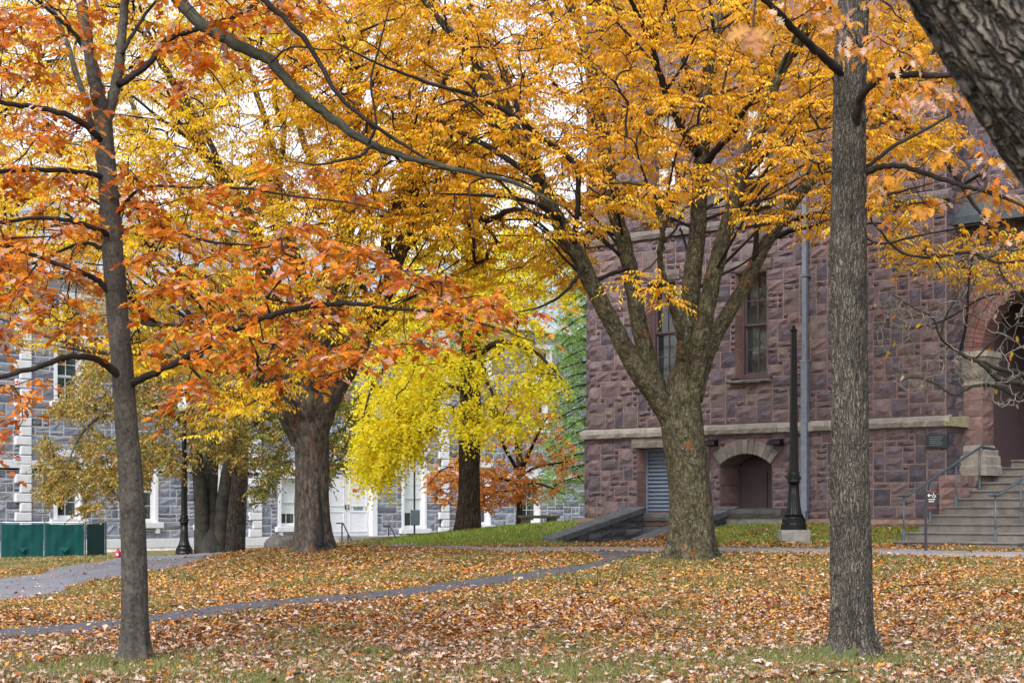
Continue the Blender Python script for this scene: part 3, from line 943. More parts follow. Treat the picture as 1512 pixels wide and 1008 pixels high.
# porch arch (brick rings) and wall above
SPW = 2.5
ac = (PU1 + SPW / 2, pz3 + .12); R0 = SPW / 2
nb = 46
for ring in range(3):
    for i in range(nb):
        a, b = math.pi - math.pi * (i + .04) / nb, math.pi - math.pi * (i + .96) / nb
        ri, ro = R0 + ring * .22 + .004, R0 + (ring + 1) * .22 - .006
        yv = PD0 + .02 - .012 * ring - rb.uniform(0, .012)
        q = lambda r, t, v: (ac[0] + r * math.cos(t), v, ac[1] + r * math.sin(t))
        if i > nb * .75: continue
        bpart(MB().hexa([q(ri, a, yv), q(ri, b, yv), q(ri, b, PD1), q(ri, a, PD1), q(ro, a, yv), q(ro, b, yv), q(ro, b, PD1), q(ro, a, PD1)], np.array((0.20, .105, .095)) * rb.uniform(.7, 1.2)), 'arch_brick', M['brick'], pier)
def blocked_p(u, z):
    u = u + U_END; z = z + ac[1] - .125
    return math.hypot(u - ac[0], z - ac[1]) < R0 + .64 or (PU1 < u < PU1 + SPW and z < ac[1])
stone_wall(hall, BF, U_END, ac[1] - .125, 31 * UW, 62 * UH, UW, UH, blocked_p, SZ_B, PAL_B, M['brownstone'], M['mortar_red'], PD0 + .06, .06, rb, lambda *a: 0, 0)
mbq = MB()
for i in range(30):
    a, b = math.pi - math.pi * i / 30, math.pi - math.pi * (i + 1) / 30
    mbq.add([q(R0 + .3, a, PD0 + .045), q(R0 + .3, b, PD0 + .045), q(R0 + .95, b, PD0 + .045), q(R0 + .95, a, PD0 + .045)], [(0, 1, 2, 3)], (0.22, .14, .135))
bpart(mbq, 'spandrel', M['brownstone'])
bpart(MB().box((PU1 + SPW, PD0, .8), (PU1 + SPW + .6, PD1, ac[1] - .0)), 'far_pier', M['brownstone'])
bpart(MB().box((U_END, 4.2, .8), (U_END + 5, 4.3, 8.5)).box((PU1 - .1, PD1, .8), (PU1 - .02, 4.2, 8.5)).box((PU1 + SPW + .3, PD1, .8), (PU1 + SPW + .4, 4.2, 8.5)).box((PU1 - .1, PD1, 7.2), (PU1 + SPW + .4, 4.2, 7.3)), 'porch_wall', M['purple_paint'])
rz_ = BF.uz(1470, 312, RD - .3)[1]
bpart(MB().hexa([(U_END + .02, PD0 - .45, rz_ - .2), (U_END + 4.5, PD0 - .45, rz_ - .2), (U_END + 4.5, PD0 + .1, rz_ + .1), (U_END + .02, PD0 + .1, rz_ + .1),
                 (U_END + .02, PD0 - .45, rz_ - .04), (U_END + 4.5, PD0 - .45, rz_ - .04), (U_END + 4.5, PD0 + .1, rz_ + .35), (U_END + .02, PD0 + .1, rz_ + .35)]), 'porch_roof', M['slab'])
bpart(MB().hexa([(-.6, -.7, TOPZ), (U_END + 5, -.7, TOPZ), (U_END + 5, 14, TOPZ), (-.6, 14, TOPZ), (1.5, 3.5, TOPZ + 3.5), (U_END + 3, 3.5, TOPZ + 3.5), (U_END + 3, 10, TOPZ + 3.5), (1.5, 10, TOPZ + 3.5)]), 'roof', M['roof_slate'])
bpart(MB().box((U_END + 4.34, PD0 + .06, .8), (U_END + 4.9, 14, TOPZ)).box((0.3, 13.7, .3), (U_END + 4.3, 14, TOPZ)).box((U_END, PD0 + .3, ac[1] + 2.2), (U_END + 4.34, PD0 + .6, TOPZ)), 'rear_wall', M['mortar_red'])

# ---------------------------------------------------------------- entrance steps and railings
NST = 11; RISE = 0.165
P1 = np.array([W(1320, 809, 32.6)[0], 32.6]); su0 = float(np.dot(P1 - BF.o, BF.x)); sv0 = float(np.dot(P1 - BF.o, BF.y))
TREAD = 0.485
sz0 = 0.78
steps = empty('stone_steps', BF.world(su0, sv0, sz0), BA)
tag(steps, 'broad weathered stone steps climbing to the arched porch of the brown stone hall', 'steps')
for k in range(NST):
    z1 = (k + 1) * RISE
    d = k * TREAD
    st = MB().box((0, d, z1 - RISE - (.25 if k == 0 else 0.0)), (2.5 + .02 * (k % 2), d + TREAD + .06, z1 - .035)).build('step', M['step'], steps)
    MB().box((-.012, d - .03, z1 - .036), (2.53, d + TREAD + .04, z1)).build('tread', M['step'], st, bevel=.008)
MB().box((0.05, .12, -.4), (2.45, NST * TREAD, -.0)).box((.02, TREAD, 0), (2.48, NST * TREAD, RISE * 1.0 - .17)).build('step_core', M['step'], steps)
cor = MB()
for k in range(1, NST): cor.box((.03, k * TREAD + .05, -.3), (2.47, NST * TREAD + (.0 if k else 0), k * RISE - .002))
cor.build('step_body', M['step'], steps)
MB().box((-.2, NST * TREAD + .04, -.3), (2.9, NST * TREAD + 3, NST * RISE - .01)).build('landing', M['step'], steps)


def local_tube(fr, pts, rad, n=10): return MB().tube([fr.world(*p) for p in pts], [rad] * len(pts), n)


def hand_rail(du, name_label):
    """sloping pipe rail over the steps"""
    base = BF.world(su0 + du, sv0, sz0)
    root = empty('handrail', base, BA)
    tag(root, name_label, 'handrail', 'pipe handrails of the entrance steps')
    H = 0.86
    def stepz(v): return (math.floor(v / TREAD) + 1) * RISE
    p0 = (0, -.08, RISE + H); p1 = (0, .28, RISE + H); p2 = (0, 3.1, RISE + H + 2.75 * RISE / TREAD + .03); p3 = (0, 3.9, p2[2] + .02)
    MB().tube(catmull([p0, p1, (0, .55, p1[2] + .10), p2, (0, 3.3, p2[2] + .05), p3], 6), [.026] * 31, 10).build('rail', M['rail'], root, smooth=True)
    MB().box((-.04, -.1, RISE + H - .012), (.04, .34, RISE + H + .012)).build('rail_end', M['rail'], root, bevel=.008)
    for v in (.12, 1.15, 2.2, 3.2):
        zt = p1[2] if v < .5 else p1[2] + (v - .35) * RISE / TREAD
        zb = stepz(v)
        po = MB().tube([(0, v, zb - .02), (0, v, zt)], [.019, .019], 8).build('post', M['rail'], root, smooth=True)
        MB().lathe([(.035, zb - .005), (.035, zb + .03), (.026, zb + .2), (.02, zb + .22)], 10, (0, v, 0)).build('post_foot', M['rail'], po)
    return root


hand_rail(0.14, 'pipe handrail of the entrance steps on the side of the bronze plaque')
hand_rail(2.02, 'pipe handrail of the entrance steps on the side away from the plaque')

# accessibility sign by the steps
sx, sy = gp(1367, 815, 32.3)
sg = empty('direction_sign', (sx, sy, gz(sx, sy)), math.radians(-8))
tag(sg, 'slim black post sign with arrow and wheelchair symbol before the entrance steps', 'sign')
hs = 91 / FPX * sy
MB().box((-.025, -.02, -.2), (.025, .02, hs)).build('post', M['sign_black'], sg)
pw, ph = 13.0 / FPX * sy, 25.5 / FPX * sy
pn = MB().box((.026, -.015, hs - ph), (.026 + pw, .015, hs)).build('panel', M['sign_black'], sg)
MB().box((.026, -.017, hs - .018), (.026 + pw, -.0151, hs - .002)).build('red_stripe', M['red'], pn)
MB().box((.026, -.017, hs - ph + .002), (.026 + pw, -.0151, hs - ph + .016)).build('red_stripe', M['red'], pn)
ax, az = .026 + pw * .27, hs - ph * .27
MB().box((ax - .03, -.0175, az - .006), (ax + .035, -.0152, az + .006)).hexa([(ax - .04, -.0176, az), (ax - .028, -.0176, az - .006), (ax - .028, -.0152, az - .006), (ax - .04, -.0152, az), (ax - .012, -.0176, az + .03), (ax - .002, -.0176, az + .022), (ax - .002, -.0152, az + .022), (ax - .012, -.0152, az + .03)]).hexa([(ax - .012, -.0177, az - .03), (ax - .002, -.0177, az - .022), (ax - .002, -.0152, az - .022), (ax - .012, -.0152, az - .03), (ax - .04, -.0177, az), (ax - .028, -.0177, az + .006), (ax - .028, -.0152, az + .006), (ax - .04, -.0152, az)]).build('arrow', M['sign_white'], pn)
wx = .026 + pw * .72
t = np.linspace(.6, 5.4, 18)
wc = MB().tube(np.stack([wx + .026 * np.cos(t + 2), np.full(18, -.018), az - .012 + .026 * np.sin(t + 2)], 1), np.full(18, .005), 5)
wc.tube([(wx - .008, -.018, az + .032), (wx - .005, -.018, az + .005), (wx + .02, -.018, az + .003), (wx + .032, -.018, az - .026)], [.006] * 4, 5)
wc.lathe([(.001, 0), (.009, .003), (.009, .008), (.001, .012)], 8, (wx - .01, -.018, az + .038))
wc.build('wheelchair_symbol', M['sign_white'], pn)
for i, wd in enumerate((.75, .62)):
    MB().box((.026 + pw * .12, -.0172, hs - ph * (.52 + .12 * i)), (.026 + pw * (.12 + wd), -.0152, hs - ph * (.485 + .12 * i))).build('text_line', M['sign_white'], pn)

# ---------------------------------------------------------------- areaway cheek walls
def cheek(u, L, zt0, zt1, label, v_in=-0.2):
    root = empty('cheek_wall', BF.world(u, v_in, 0), BA)
    tag(root, label, 'wall', None)
    wd = .46
    # coping: three sloped slabs
    seg = 3
    for i in range(seg):
        a, b = -L * i / seg, -L * (i + 1) / seg + .008
        za, zb = zt0 + (zt1 - zt0) * i / seg, zt0 + (zt1 - zt0) * (i + 1) / seg
        MB().hexa([(-wd, b, zb - .15), (0, b, zb - .15 + .01), (0, a, za - .15), (-wd, a, za - .15), (-wd, b, zb), (.02, b, zb), (.02, a, za), (-wd, a, za)]).build('coping', M['slate'], root, bevel=.015)
    core = MB().hexa([(-wd + .06, -L + .1, 0), (-.10, -L + .1, 0), (-.10, 0, 0), (-wd + .06, 0, 0), (-wd + .06, -L + .1, zt1 - .14), (-.10, -L + .1, zt1 - .14), (-.10, 0, zt0 - .14), (-wd + .06, 0, zt0 - .14)])
    core.build('core', M['slate'], root)
    uu = .02
    while uu < L - .15:
        Lb = rb.uniform(.3, .65)
        top = zt0 + (zt1 - zt0) * (uu + Lb) / L - .16
        z_ = .45
        while z_ < top - .04:
            hh = min(rb.uniform(.12, .2), top - z_)
            V_, F_ = rock_face(Lb, hh, .016, .05, rb)
            V2 = np.stack([-.10 - V_[:, 1], -uu - Lb + V_[:, 0], z_ + V_[:, 2]], 1)
            MB().add(V2, F_, np.array((0.10, .105, .115)) * rb.uniform(.5, 1.6)).build('stone', M['wetstone'], root)
            z_ += hh
        uu += Lb
    V_, F_ = rock_face(wd - .1, .5, .01, .05, rb)
    MB().add(V_ + np.array([-wd + .05, -L + .1, zt1 - .65]), F_, (.07, .07, .08)).build('end_stone', M['wetstone'], root)
    return root


cheek(BF.uz(954, 752, -.2)[0], 3.2, 1.62, .93, 'dark slate-capped sloping wall beside the blue louvred opening')
cheek(BF.uz(1090, 752, -.2)[0], 3.3, 1.62, .93, 'dark slate-capped sloping wall beside the arched cellar door')
# low wall in front of the arched door
lw = empty('low_wall', BF.world(du0, -.2, 0), BA)
tag(lw, 'low dark coped wall running along the foot of the arched cellar door', 'wall')
lw_w = BF.uz(1165, 755, -.3)[0] - du0
for i in range(3):
    a, b = lw_w * i / 3 + .004, lw_w * (i + 1) / 3 - .004
    V_, F_ = rough_bar(a, b, 1.36, 1.58, -.42, .0, rb, 6, .02, .03)
    MB().add(V_, F_, (.085, .085, .085)).build('coping', M['wetstone'], lw)
MB().box((.02, -.36, .6), (lw_w - .02, -.05, 1.37)).build('base', M['concrete'], lw)

# ---------------------------------------------------------------- grey stone hall in the background
GA = math.atan2(0.74, 0.673)
def gray_pt(px):
    Y = 74.0 * 2527 / (3047 - px)
    return (px - CX) / FPX * Y, Y
gx0, gy0 = gray_pt(-190)
GF = Frame(gx0, gy0, GA)
ghall = empty('grey_hall', (gx0, gy0, 0), GA)
tag(ghall, 'blue-grey stone hall with white quoins, white window surrounds and pale slate roof', 'building')
rg = np.random.default_rng(5)
GU, GH_ = 0.30, 0.16
GZ0 = 0.45
GLEN = round(GF.uz(905, 700)[0] / GU) * GU
GTOP = 10.2
def gu(px): return GF.uz(px, 700)[0]
gband = GF.uz(630, 694)[1]
quo_px = (36, 378, 656)
quo = [gu(p) for p in quo_px]
GW = []
def gwin(px0, px1, py0, py1, kind):
    u0, u1 = gu(px0), gu(px1); pm = (px0 + px1) / 2
    GW.append((u0, u1, GF.uz(pm, py1)[1], GF.uz(pm, py0)[1], kind))
gwin(81, 119, 518, 593, 'dark'); gwin(81, 119, 674, 766, 'dark')
gwin(196, 230, 535, 604, 'dark'); gwin(196, 230, 680, 771, 'dark')
gwin(292, 322, 550, 614, 'dark'); gwin(292, 322, 684, 774, 'dark')
gwin(412, 441, 706, 777, 'white'); gwin(412, 441, 565, 628, 'dark')
gwin(594, 627, 668, 780, 'arch'); gwin(596, 624, 575, 632, 'dark')
gwin(768, 795, 700, 772, 'dark'); gwin(784, 806, 588, 632, 'dark')
gwin(700, 722, 690, 775, 'white')
for pxa in (90, 205, 300, 420, 500, 605, 700, 790):
    u = gu(pxa); GW.append((u, u + 1.1, 7.9, 9.4, 'dark'))
gdoor = (gu(476), gu(549), GZ0 - .1, GF.uz(512, 684)[1])


def blocked_g(u, z):
    z += GZ0
    if gband - .3 < z < gband: return True
    for q in GW:
        if q[0] - .05 < u < q[1] + .05 and q[2] - .1 < z < q[3] + .05: return True
    if gdoor[0] < u < gdoor[1] and z < gdoor[3]: return True
    for uq in quo:
        if abs(u - uq) < .22: return True
    return False


PAL_G = [tuple(1.05 * q for q in c_) for c_ in ((0.17, 0.19, 0.235), (0.14, 0.155, 0.195), (0.205, 0.23, 0.28), (0.115, 0.13, 0.165), (0.23, 0.25, 0.29), (0.165, 0.175, 0.205), (0.19, 0.20, 0.225))]
SZ_G = [(2, 2), (3, 2), (2, 1), (3, 1), (2, 2), (1, 2), (2, 3), (4, 2), (3, 2)]


def score_g(u, z, w, h):
    px, py = GF.px(u, 0, z)
    ok = (0 < px < 90 and 540 < py < 770) or (210 < px < 290 and 740 < py < 800) or (385 < px < 425 and 740 < py < 800) or (550 < px < 675 and 640 < py < 795) or (700 < px < 858 and 600 < py < 780)
    return w * h * (FPX / GF.world(u, 0, z)[1]) ** 2 if ok else 0.0


stone_wall(ghall, GF, 0, GZ0, GLEN, round((GTOP - GZ0) / GH_) * GH_, GU, GH_, blocked_g, SZ_G, PAL_G, M['greystone'], M['mortar_grey'], 0.0, 0.05, rg, score_g, 300, gap=.05)


def gpart(mb, name, mat, parent=ghall, **k): return mb.build(name, mat, parent, **k)


gpart(MB().box((0, .03, -.6), (.3, 12, GTOP)).box((GLEN - .3, .03, -.6), (GLEN, 12, GTOP)), 'side_wall', M['mortar_grey'])
gpart(MB().box((0.3, .5, -.6), (GLEN - .3, .55, GTOP)), 'interior', M['dark'])
u = 0
while u < GLEN:
    L = min(rg.uniform(1.6, 2.6), GLEN - u)
    if not (gdoor[0] - .3 < u + L / 2 < gdoor[1] + .3):
        gpart(MB().box((u + .005, -.14, .1), (u + L - .005, .02, GZ0 - .004)), 'base_block', M['white_stone'], bevel=.015)
        gpart(MB().box((u + .005, -.12, -.8), (u + L - .005, .02, .095)), 'footing', M['greystone'])
    u += L
u = 0
gaps = [(q[0] - .12, q[1] + .12) for q in GW if q[2] < gband < q[3]] + [(gdoor[0], gdoor[1])]
while u < GLEN:
    L = min(rg.uniform(1.5, 2.2), GLEN - u); a, b = u, u + L
    for g0, g1 in gaps:
        if g0 < a < g1: a = g1
        if g0 < b < g1: b = g0
        if a < g0 and g1 < b: b = g0
    if b - a > .1: gpart(MB().box((a + .004, -.12, gband - .295), (b - .004, .02, gband - .005)), 'band_block', M['white_stone'], bevel=.012)
    u += L
for qi, uq in enumerate(quo):
    z = GZ0; k = 0
    while z < GTOP - .3:
        h = .345
        if not (gband - .4 < z + h / 2 < gband + .1 and False):
            wl = .24 if k % 2 else .44
            gpart(MB().box((uq - .23 - (wl - .24 if True else 0), -.135, z + .012), (uq + .23, .02, z + h - .012)), 'quoin_block', M['white_stone'], bevel=.03)
        z += h; k += 1
for (u0, u1, z0, z1, kind) in GW:
    zt = z1
    if kind == 'arch':
        r_ = (u1 - u0) / 2; zt = z1 - r_
    blind = M['shade'] if kind in ('white', 'arch') else None
    wn_ = sash_window(ghall, (u0, u1, z0, zt), .16, M['white_paint'], blind=blind)
    for x in (u0, u1):
        MB().box((x - .07, -.07, z0), (x + .07, .12, zt)).build('casing', M['white_paint'], wn_)
    MB().box((u0 - .25, -.2, z0 - .22), (u1 + .25, .1, z0 - .004)).build('sill', M['white_stone'], wn_, bevel=.015)
    for x in (u0 - .08, u1 - .08): MB().box((x, -.17, z0 - .42), (x + .16, .02, z0 - .222)).build('sill_block', M['white_stone'], wn_)
    if kind == 'arch':
        c0 = ((u0 + u1) / 2, zt); n = 14
        gl = [(c0[0] + r_ * math.cos(math.pi * i / n), .165, c0[1] + r_ * math.sin(math.pi * i / n)) for i in range(n + 1)]
        MB().add(gl, [tuple(range(n + 1))]).build('pane', M['shade'], wn_)
        tr = MB()
        for i in range(n):
            a, b = math.pi * i / n, math.pi * (i + 1) / n
            f_ = lambda r, t, v: (c0[0] + r * math.cos(t), v, c0[1] + r * math.sin(t))
            tr.hexa([f_(r_ - .06, b, -.07), f_(r_ - .06, a, -.07), f_(r_ - .06, a, .12), f_(r_ - .06, b, .12), f_(r_ + .1, b, -.07), f_(r_ + .1, a, -.07), f_(r_ + .1, a, .12), f_(r_ + .1, b, .12)])
        tr.box((c0[0] - .03, .12, zt), (c0[0] + .03, .16, zt + r_))
        tr.build('arch_casing', M['white_paint'], wn_)
        for a in (math.pi * .27, math.pi * .5, math.pi * .73):
            w_ = .13
            MB().hexa([f_(r_ + .1, a + w_, -.14), f_(r_ + .1, a - w_, -.14), f_(r_ + .1, a - w_, .02), f_(r_ + .1, a + w_, .02), f_(r_ + .6, a + w_ * .9, -.14), f_(r_ + .6, a - w_ * .9, -.14), f_(r_ + .6, a - w_ * .9, .02), f_(r_ + .6, a + w_ * .9, .02)]).build('arch_block', M['white_stone'], wn_)
    else:
        MB().box((u0 - .16, -.12, z1), (u1 + .16, .1, z1 + .24)).build('lintel', M['white_stone'], wn_, bevel=.015)
# white double door
u0, u1, z0, z1 = gdoor
gd = gpart(MB().box((u0 - .2, -.16, z0), (u0 + .12, .2, z1 + .3)).box((u1 - .12, -.16, z0), (u1 + .2, .2, z1 + .3)).box((u0 + .12, -.158, z1), (u1 - .12, .2, z1 + .3)), 'door_surround', M['white_paint'], bevel=.01)
um = (u0 + u1) / 2; zd = z0 + (z1 - z0) * .86
for (a, b) in ((u0 + .13, um - .01), (um + .01, u1 - .13)):
    df = MB().box((a, .06, z0 + .1), (b, .12, zd)).build('door', M['white_paint'], gd)
    for (c, d) in ((.06, .40), (.46, .94)):
        za, zb = z0 + .1 + (zd - z0) * c, z0 + .05 + (zd - z0) * d
        mbd = MB()
        for (p, q_, r, s) in ((a + .14, b - .14, za, za + .04), (a + .14, b - .14, zb - .04, zb), (a + .14, a + .18, za + .04, zb - .04), (b - .18, b - .14, za + .04, zb - .04)):
            mbd.box((p, .035, r), (q_, .0599, s))
        mbd.build('panel_moulding', M['white_paint'], df)
    sgn_ = 1 if a > um else 0
    MB().box(((um + .06) if sgn_ else (um - .10), .0, z0 + 1.25), ((um + .10) if sgn_ else (um - .06), .06, z0 + 1.45)).build('handle', M['bronze'], df)
    if sgn_:
        MB().box((um + .35, .048, z0 + 2.0), (um + .62, .056, z0 + 2.15)).build('red_notice', M['red'], df)
        for (x, zz) in ((.75, 1.95), (.9, 2.1), (.62, 1.7)): MB().box((um + x, .049, z0 + zz), (um + x + .13, .057, z0 + zz + .17)).build('notice', M['paper'], df)
        MB().box((um + .4, .049, z0 + 1.22), (um + .95, .057, z0 + 1.4)).build('notice', M['zinc'], df)
gpart(MB().box((u0 + .12, .05, zd + .05), (u1 - .12, .15, z1)), 'transom', M['white_paint'], gd)
gpart(MB().box((u0 - .3, -1.4, -.6), (u1 + .3, -.0, z0 + .09)), 'door_step', M['concrete'], gd)
# cornice and mansard roof
gpart(MB().box((-.3, -.35, GTOP), (GLEN + .3, .3, GTOP + .4)), 'cornice', M['white_stone'])
gpart(MB().hexa([(-.2, -.2, GTOP + .4), (GLEN + .2, -.2, GTOP + .4), (GLEN + .2, 12, GTOP + .4), (-.2, 12, GTOP + .4), (.6, 1.3, GTOP + 3.0), (GLEN - .6, 1.3, GTOP + 3.0), (GLEN - .6, 11, GTOP + 3.0), (.6, 11, GTOP + 3.0)]), 'roof', M['roof_slate'])

# ---------------------------------------------------------------- lamp posts
def lamp_post(px, py, Y, hpx, pedestal, lantern, label):
    x, y, z = W(px, py, Y)
    root = empty('lamp_post', (x, y, z)); tag(root, label, 'lamp post')
    H = hpx / FPX * Y; z0 = 0.0
    if pedestal:
        MB().box((-.28, -.28, -.3), (.28, .28, .2)).build('pedestal', M['concrete'], root, bevel=.02); z0 = .2
    r = 0.245
    MB().lathe([(r, z0), (r, z0 + .10), (r * .94, z0 + .13), (r * .94, z0 + .20), (r * .86, z0 + .22), (r * .80, z0 + .25)], 28).build('base', M['black_metal'], root, smooth=False)
    MB().lathe([(r * .80, z0 + .25), (r * .62, z0 + .33), (r * .5, z0 + .46), (r * .44, z0 + .65), (r * .40, z0 + .9)], 64, lobes=16, amp=.10, zr=(z0 + .28, z0 + .88)).build('fluted_shaft', M['black_metal'], root, smooth=True)
    cl = MB().lathe([(r * .46, z0 + .9), (r * .52, z0 + .92), (r * .46, z0 + .95), (r * .50, z0 + 1.0), (r * .44, z0 + 1.06), (r * .50, z0 + 1.1), (r * .40, z0 + 1.13)], 28).build('collar', M['black_metal'], root, smooth=True)
    for i in range(8):
        a = i * math.pi / 4
        MB().lathe([(.001, -.03), (.022, -.015), (.026, .0), (.018, .02), (.001, .035)], 8, (r * .5 * math.cos(a), r * .5 * math.sin(a), z0 + 1.0)).build('acanthus', M['black_metal'], cl, smooth=True)
    MB().lathe([(r * .38, z0 + 1.12), (r * .36, z0 + 1.3), (.058, z0 + H - .12)], 8).build('pole', M['black_metal'], root)
    t = MB().lathe([(.064, z0 + H - .12), (.075, z0 + H - .115), (.075, z0 + H - .09), (.05, z0 + H - .08)], 20).build('cap', M['black_metal'], root, smooth=True)
    MB().lathe([(.028, z0 + H - .085), (.030, z0 + H - .03), (.02, z0 + H - .01), (.004, z0 + H)], 12).build('finial', M['black_metal'], t, smooth=True)
    if lantern:
        MB().lathe([(.07, z0 + H - .09), (.13, z0 + H - .02), (.15, z0 + H + .02), (.15, z0 + H + .04)], 20).build('lantern_fitter', M['black_metal'], root, smooth=True)
        MB().lathe([(.13, z0 + H + .04), (.19, z0 + H + .2), (.18, z0 + H + .38), (.12, z0 + H + .46)], 20).build('globe', M['white_paint'], root, smooth=True)
        MB().lathe([(.14, z0 + H + .45), (.10, z0 + H + .55), (.03, z0 + H + .62), (.01, z0 + H + .70)], 20).build('lantern_cap', M['black_metal'], root, smooth=True)


lamp_post(1172, 797, 33.0, 302, True, False, 'black fluted lamp post without a lantern on a square concrete footing')
lamp_post(272, 820.6, 47.2, 211, False, True, 'black fluted lamp post with a pale lantern beside the asphalt road')

# ---------------------------------------------------------------- green construction fence
fY = 57.0
fx0, fz = W(-70, 771, fY)[0], W(0, 771, fY)[2]
fb = -0.35
fence = empty('construction_fence', (fx0, fY, fb)); tag(fence, 'dark green mesh covered construction fence before the grey hall', 'fence')
FH = fz - fb
xsn = [0] + [W(p, 771, fY)[0] - fx0 for p in (2, 66, 126)]
rf = np.random.default_rng(3)
def mesh_panel(x0, y0, x1, y1, ph):
    n, m = 30, 14; vv = []; ff = []
    for j in range(m + 1):
        for i in range(n + 1):
            a = i / n; b = j / m
            sag = .03 * math.sin(math.pi * a) * b ** 3
            wv = .035 * math.sin(5 * a + 4 * b + ph) * math.sin(math.pi * a) + .02 * math.sin(13 * a - 9 * b + ph * 2) * math.sin(math.pi * a) + .012 * math.sin(31 * a + ph)
            vv.append((x0 + (x1 - x0) * a + .0, y0 + (y1 - y0) * a + wv - .05, .02 + (FH - .06) * b - sag))
    for j in range(m):
        for i in range(n):
            k = j * (n + 1) + i; ff.append((k, k + 1, k + n + 2, k + n + 1))
    return MB().add(vv, ff)
for i in range(3):
    p = mesh_panel(xsn[i] + .03, 0, xsn[i + 1] - .03, 0, i * 1.7).build('mesh_panel', M['green_mesh'], fence, smooth=True)
    cx_ = (xsn[i] + xsn[i + 1]) / 2; zc_ = FH * .42
    MB().add([(cx_ - .18, -.12, zc_ + .03), (cx_ + .18, -.12, zc_ + .05), (cx_ + .05, -.2, zc_ - .12), (cx_ - .02, -.06, zc_ - .02)], [(0, 1, 2), (0, 2, 3)]).build('vent_flap', M['green_mesh'], p)
sx1 = W(155, 771, 60.5)[0] - fx0
mesh_panel(xsn[3] + .05, .05, sx1, 3.5, 2.2).build('mesh_panel', M['green_mesh'], fence, smooth=True)
for x, y in [(x, 0) for x in xsn] + [(sx1 + .03, 3.5)]:
    MB().tube([(x, y, -.3), (x, y, FH + .04)], [.03, .03], 8).build('post', M['rail'], fence)
MB().tube([(0, 0, FH), (xsn[3], 0, FH)], [.022, .022], 6).build('top_rail', M['zinc'], fence)
MB().tube([(xsn[3], 0, FH), (sx1, 3.5, FH)], [.022, .022], 6).build('top_rail', M['zinc'], fence)

# red extinguisher by the road
ex, ey = gp(174, 823, 46)
fe = empty('fire_extinguisher', (ex, ey, gz(ex, ey) - .01)); tag(fe, 'small red fire extinguisher standing on the grass by the road', 'extinguisher')
MB().lathe([(.06, 0), (.068, .015), (.068, .16), (.055, .195), (.025, .21)], 18).build('cylinder', M['red'], fe, smooth=True)
MB().lathe([(.02, .208), (.022, .24), (.012, .245)], 10).build('valve', M['black_metal'], fe)
MB().box((-.01, -.06, .235), (.01, .03, .25)).build('lever', M['red'], fe)
MB().tube(catmull([(.02, 0, .23), (.08, 0, .22), (.085, 0, .12), (.078, 0, .05)], 4), [.01] * 13, 6).build('hose', M['black_metal'], fe)
MB().box((-.03, -.071, .07), (.03, -.0665, .13)).build('label_plate', M['paper'], fe)

# ---------------------------------------------------------------- bench, boulder, pole sign, far handrails
bx, by, bz = W(796, 778, 46)
be = empty('stone_bench', (bx, by, bz), math.radians(14)); tag(be, 'weathered backless stone bench on the grass before the grey hall', 'bench')
bw = 57 / FPX * by
v = []
MB().hexa([(-bw / 2, -.22, .24), (bw / 2, -.22, .24), (bw / 2, .22, .24), (-bw / 2, .22, .24), (-bw / 2, -.24, .32), (bw / 2, -.24, .32), (bw / 2, .24, .32), (-bw / 2, .24, .32)]).build('seat', M['bench_stone'], be, bevel=.015)
for x in (-.36, .34): MB().box((bw * x - .1, -.17, -.2), (bw * x + .1, .17, .24)).build('leg', M['bench_stone'], be, bevel=.015)

bx, by = gp(420, 806, 35.2)
bo = MB(); n, m = 18, 10; vv = []; ff = []
for j in range(m + 1):
    for i in range(n):
        a = 2 * math.pi * i / n; b = math.pi / 2 * j / m
        d = Vector((math.cos(a) * math.cos(b), math.sin(a) * math.cos(b), math.sin(b)))
        k = 1 + .32 * mnoise.noise(d * 1.6 + Vector((3, 1, 2))) + .12 * mnoise.noise(d * 4)
        vv.append((d.x * .40 * k, d.y * .36 * k, d.z * .36 * k - .05))
for j in range(m):
    for i in range(n): ff.append((j * n + i, j * n + (i + 1) % n, (j + 1) * n + (i + 1) % n, (j + 1) * n + i))
o = bo.add(vv, ff).build('boulder', M['boulder'], smooth=True); o.location = (bx, by, gz(bx, by) + .02)
tag(o, 'rounded grey boulder behind the foot of the split grey trunk', 'boulder')

px_, py_ = W(612, 788, 58)[:2]
sp = empty('pole_sign', (px_, py_, gz(px_, py_))); tag(sp, 'thin dark metal pole carrying a small grey box before the arched window', 'pole')
ztop = W(612, 650, 58)[2] - gz(px_, py_)
MB().tube([(0, 0, -.3), (0, 0, ztop)], [.032, .030], 8).build('pole', M['sign_black'], sp)
zb = W(612, 775, 58)[2] - gz(px_, py_); zt = W(612, 752, 58)[2] - gz(px_, py_)
MB().box((-.13, -.09, zb), (.18, .06, zt)).build('box', M['rail'], sp, bevel=.02)

for (pxl, pyl, Yd, lab) in ((505, 772, 70, 'short dark iron handrail beside the white double door'), (574, 776, 74, 'short dark iron handrail beside the arched window')):
    x, y, z = W(pxl, pyl, Yd)
    h = empty('iron_handrail', (x, y, 0), GA - math.pi / 2 + .2); tag(h, lab, 'handrail', 'iron handrails before the grey hall')
    MB().tube([(0, 0, -.5), (0, 0, z)], [.03, .03], 6).build('post', M['sign_black'], h)
    MB().tube([(-.3, 0, z), (.05, 0, z), (.95, -.6, z - .75)], [.03, .03, .03], 6).build('rail', M['sign_black'], h)
    MB().tube([(.55, -.33, -.5), (.55, -.33, z - .42)], [.03, .03], 6).build('post', M['sign_black'], h)

# ---------------------------------------------------------------- trees
BZ = np.array([0, 0, 1.0])


